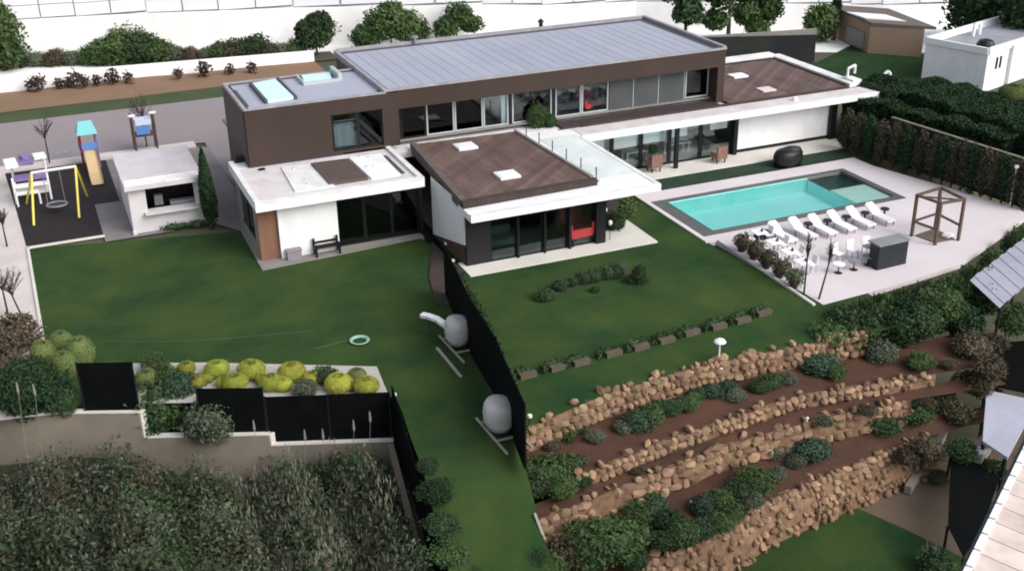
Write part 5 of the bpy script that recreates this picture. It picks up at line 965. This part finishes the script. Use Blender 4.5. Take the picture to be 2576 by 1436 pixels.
tree('conifer', at(2096, 100, 0), 6.5, .55, L_HEDGE, 'thin dark conifer before the buff building', seed=53, rz_=2.7, n=2200, taper=.8, amp=.6, leaf=.14, trunk_h=2)
tree('broadleaf_tree', at(2480, 105, 0), 7.0, 3.4, L_HEDGE, 'large near-black tree crown in the upper right corner', seed=54, rz_=3.2, n=6000, leaf=.22, base=.2); tree('broadleaf_tree', at(2600, 150, 0), 7.0, 2.6, L_HEDGE, 'near-black tree at the far right edge behind the neighbour house', seed=55, rz_=3.0, n=4000, leaf=.22)
shrub('lime', 2545, 255, 2.5, .9, 'pale green bush between the neighbour house and the big hedge', None, .7)

# ------------------------------------------------------------------ foreground weeds, lower left
g = MB(); rg = random.Random(5); nx_, ny_ = 26, 14
def wz(x, y): return -2.55 - .3 * (x > 6) + .35 * math.sin(x * .55 + 2.2) +  .35 * math.sin(x * .9 + 1) + .5 * math.sin(x * .5) * math.cos(y * .4) - .02 * (36 - y)
for j in range(ny_ + 1):
    for i in range(nx_ + 1):
        x = -14 + 24.5 * i / nx_; yw = 34.45 + (9.75 - x) * .41; y = 16 + (yw - .02 - 16) * j / ny_
        g.v.append((x if x < 9.6 else 9.6 - (34.4 - y) * .14, y, wz(x, y)))
g.f = [(j * (nx_ + 1) + i, j * (nx_ + 1) + i + 1, (j + 1) * (nx_ + 1) + i + 1, (j + 1) * (nx_ + 1) + i) for j in range(ny_) for i in range(nx_)]
struct('weedy_ground', g, mat('weedy_soil', (.055, .05, .032), (.030, .036, .018), .8, .95, bump=.6, bscale=4), True)
def weeds(name, m, n, cx, cy, sx, sy, h, leaf, seed, label, clump=.9, up=.75):
    r2 = np.random.default_rng(seed); k = max(1, n // 90); cc = np.stack([cx + sx * (r2.random(k) - .5), cy + sy * (r2.random(k) - .5)], 1); ci = r2.integers(0, k, n)
    x = cc[ci, 0] + r2.normal(size=n) * clump * .45; y = cc[ci, 1] + r2.normal(size=n) * clump * .45; yw = 34.3 + (9.75 - x) * .41; ok = (y < yw - .15) & (x < 9.5 - (34.4 - y) * .14); x, y = x[ok], y[ok]; n = len(x)
    hh_ = h * (.5 + .7 * r2.random(k))[ci][ok] * (.45 + 1.1 * np.abs(np.sin(x * 1.25 + .7) * np.cos(y * 1.05 + .4 * x))); z0 = np.array([wz(a, b) for a, b in zip(x, y)]); z = z0 + hh_ * r2.random(n) ** .8
    P_ = np.stack([x, y, z], 1); a = r2.normal(size=(n, 3)) * (1 - up) + np.array([0, 0, up]); a /= np.linalg.norm(a, axis=1)[:, None]; nn_ = r2.normal(size=(n, 3)); b = np.cross(a, nn_); b /= np.linalg.norm(b, axis=1)[:, None]; s_ = leaf * r2.uniform(.6, 1.5, n)[:, None]; w_ = .16 if up > .8 else .5
    q = np.stack([P_ - a * s_, P_ + b * s_ * w_, P_ + a * s_, P_ - b * s_ * w_], 1).reshape(-1, 3); me = bpy.data.meshes.new(name); me.from_pydata(q.tolist(), [], np.arange(4 * n).reshape(-1, 4).tolist()); me.materials.append(m); return link(name, me, None, None, label, 'weeds', kind='stuff')
weeds('weeds', L_WEED, 70000, 0, 31.5, 22, 13, 1.1, .08, 1, 'tangled dark green weeds filling the lower left slope', 1.2, .3)
weeds('green_weeds', L_DARK, 44000, -1, 30, 22, 11, 1.3, .085, 2, 'leafy deep green weeds in the foreground', .8, .3)
weeds('dry_grass', L_DRY, 5200, 6.2, 31, 5, 9, 1.9, .12, 3, 'tall dry grass stalks on the right of the weedy slope', .6, .88)
weeds('dry_grass', L_DRY, 3000, -2, 33, 14, 9, 1.2, .09, 4, 'pale dry stalks scattered in the left weeds', .6, .85)
weeds('olive_weeds', L_GREY, 38000, 2, 31, 22, 12, 1.4, .075, 6, 'grey-green weed tufts on the slope', .7, .5)
weeds('brown_weeds', L_BROWN, 14000, 1, 32, 20, 10, 1.1, .085, 8, 'brown withered weeds among the green ones', .6, .4)
for i, (x, y, kd, r) in enumerate(((80, 1170, 'brown', .8), (180, 1200, 'mid', .8), (30, 1230, 'grey', .9), (300, 1260, 'mid', .8), (430, 1280, 'dark', .8), (560, 1270, 'mid', .9), (120, 1330, 'dark', 1.0), (330, 1370, 'dark', 1.0), (520, 1390, 'mid', .9), (680, 1260, 'grey', .7), (760, 1300, 'grey', .7), (860, 1270, 'grey', .7), (720, 1400, 'brown', .7), (850, 1390, 'grey', .8), (950, 1300, 'brown', .6), (960, 1420, 'grey', .6))): shrub(kd, x, y + 30, -2.9, r * .8, f'{cn_[kd]} wild bush on the weedy foreground slope, {ordinal(i)} in order down the slope', 'wild bushes on the foreground slope')
# tall flower stalks against the black nets
for i, q in enumerate(((910, 1040, 980), (868, 1062, 1110), (790, 1085, 1130), (745, 1090, 1140), (622, 1062, 1100), (45, 1030, 1060), (85, 1035, 1070))):
    p = Vector(at(q[0], 1120 if q[0] > 200 else 1060, -1.5 if q[0] > 200 else -.2)); h_ = max(1.0, (1130 - q[1]) / 62 + .3); t_ = empty('flower_stalk', (p.x, p.y - .5, p.z - 1.2), f'pale dry flower stalk rising before the black net, {ordinal(i)} one', 'plant', 'dry flower stalks at the wall')
    MB().tube((0, 0, -.9), (.25, 0, h_ + .7), .014, .008, 5).build('stem', mat('dry_stalk', (.26, .25, .21), None), t_); MB().lathe((.25, 0, h_ + .6), [(.015, 0), (.05, .12), (.035, .35), (.01, .5)], 6).build('flower_head', MATS['dry_stalk'], t_)
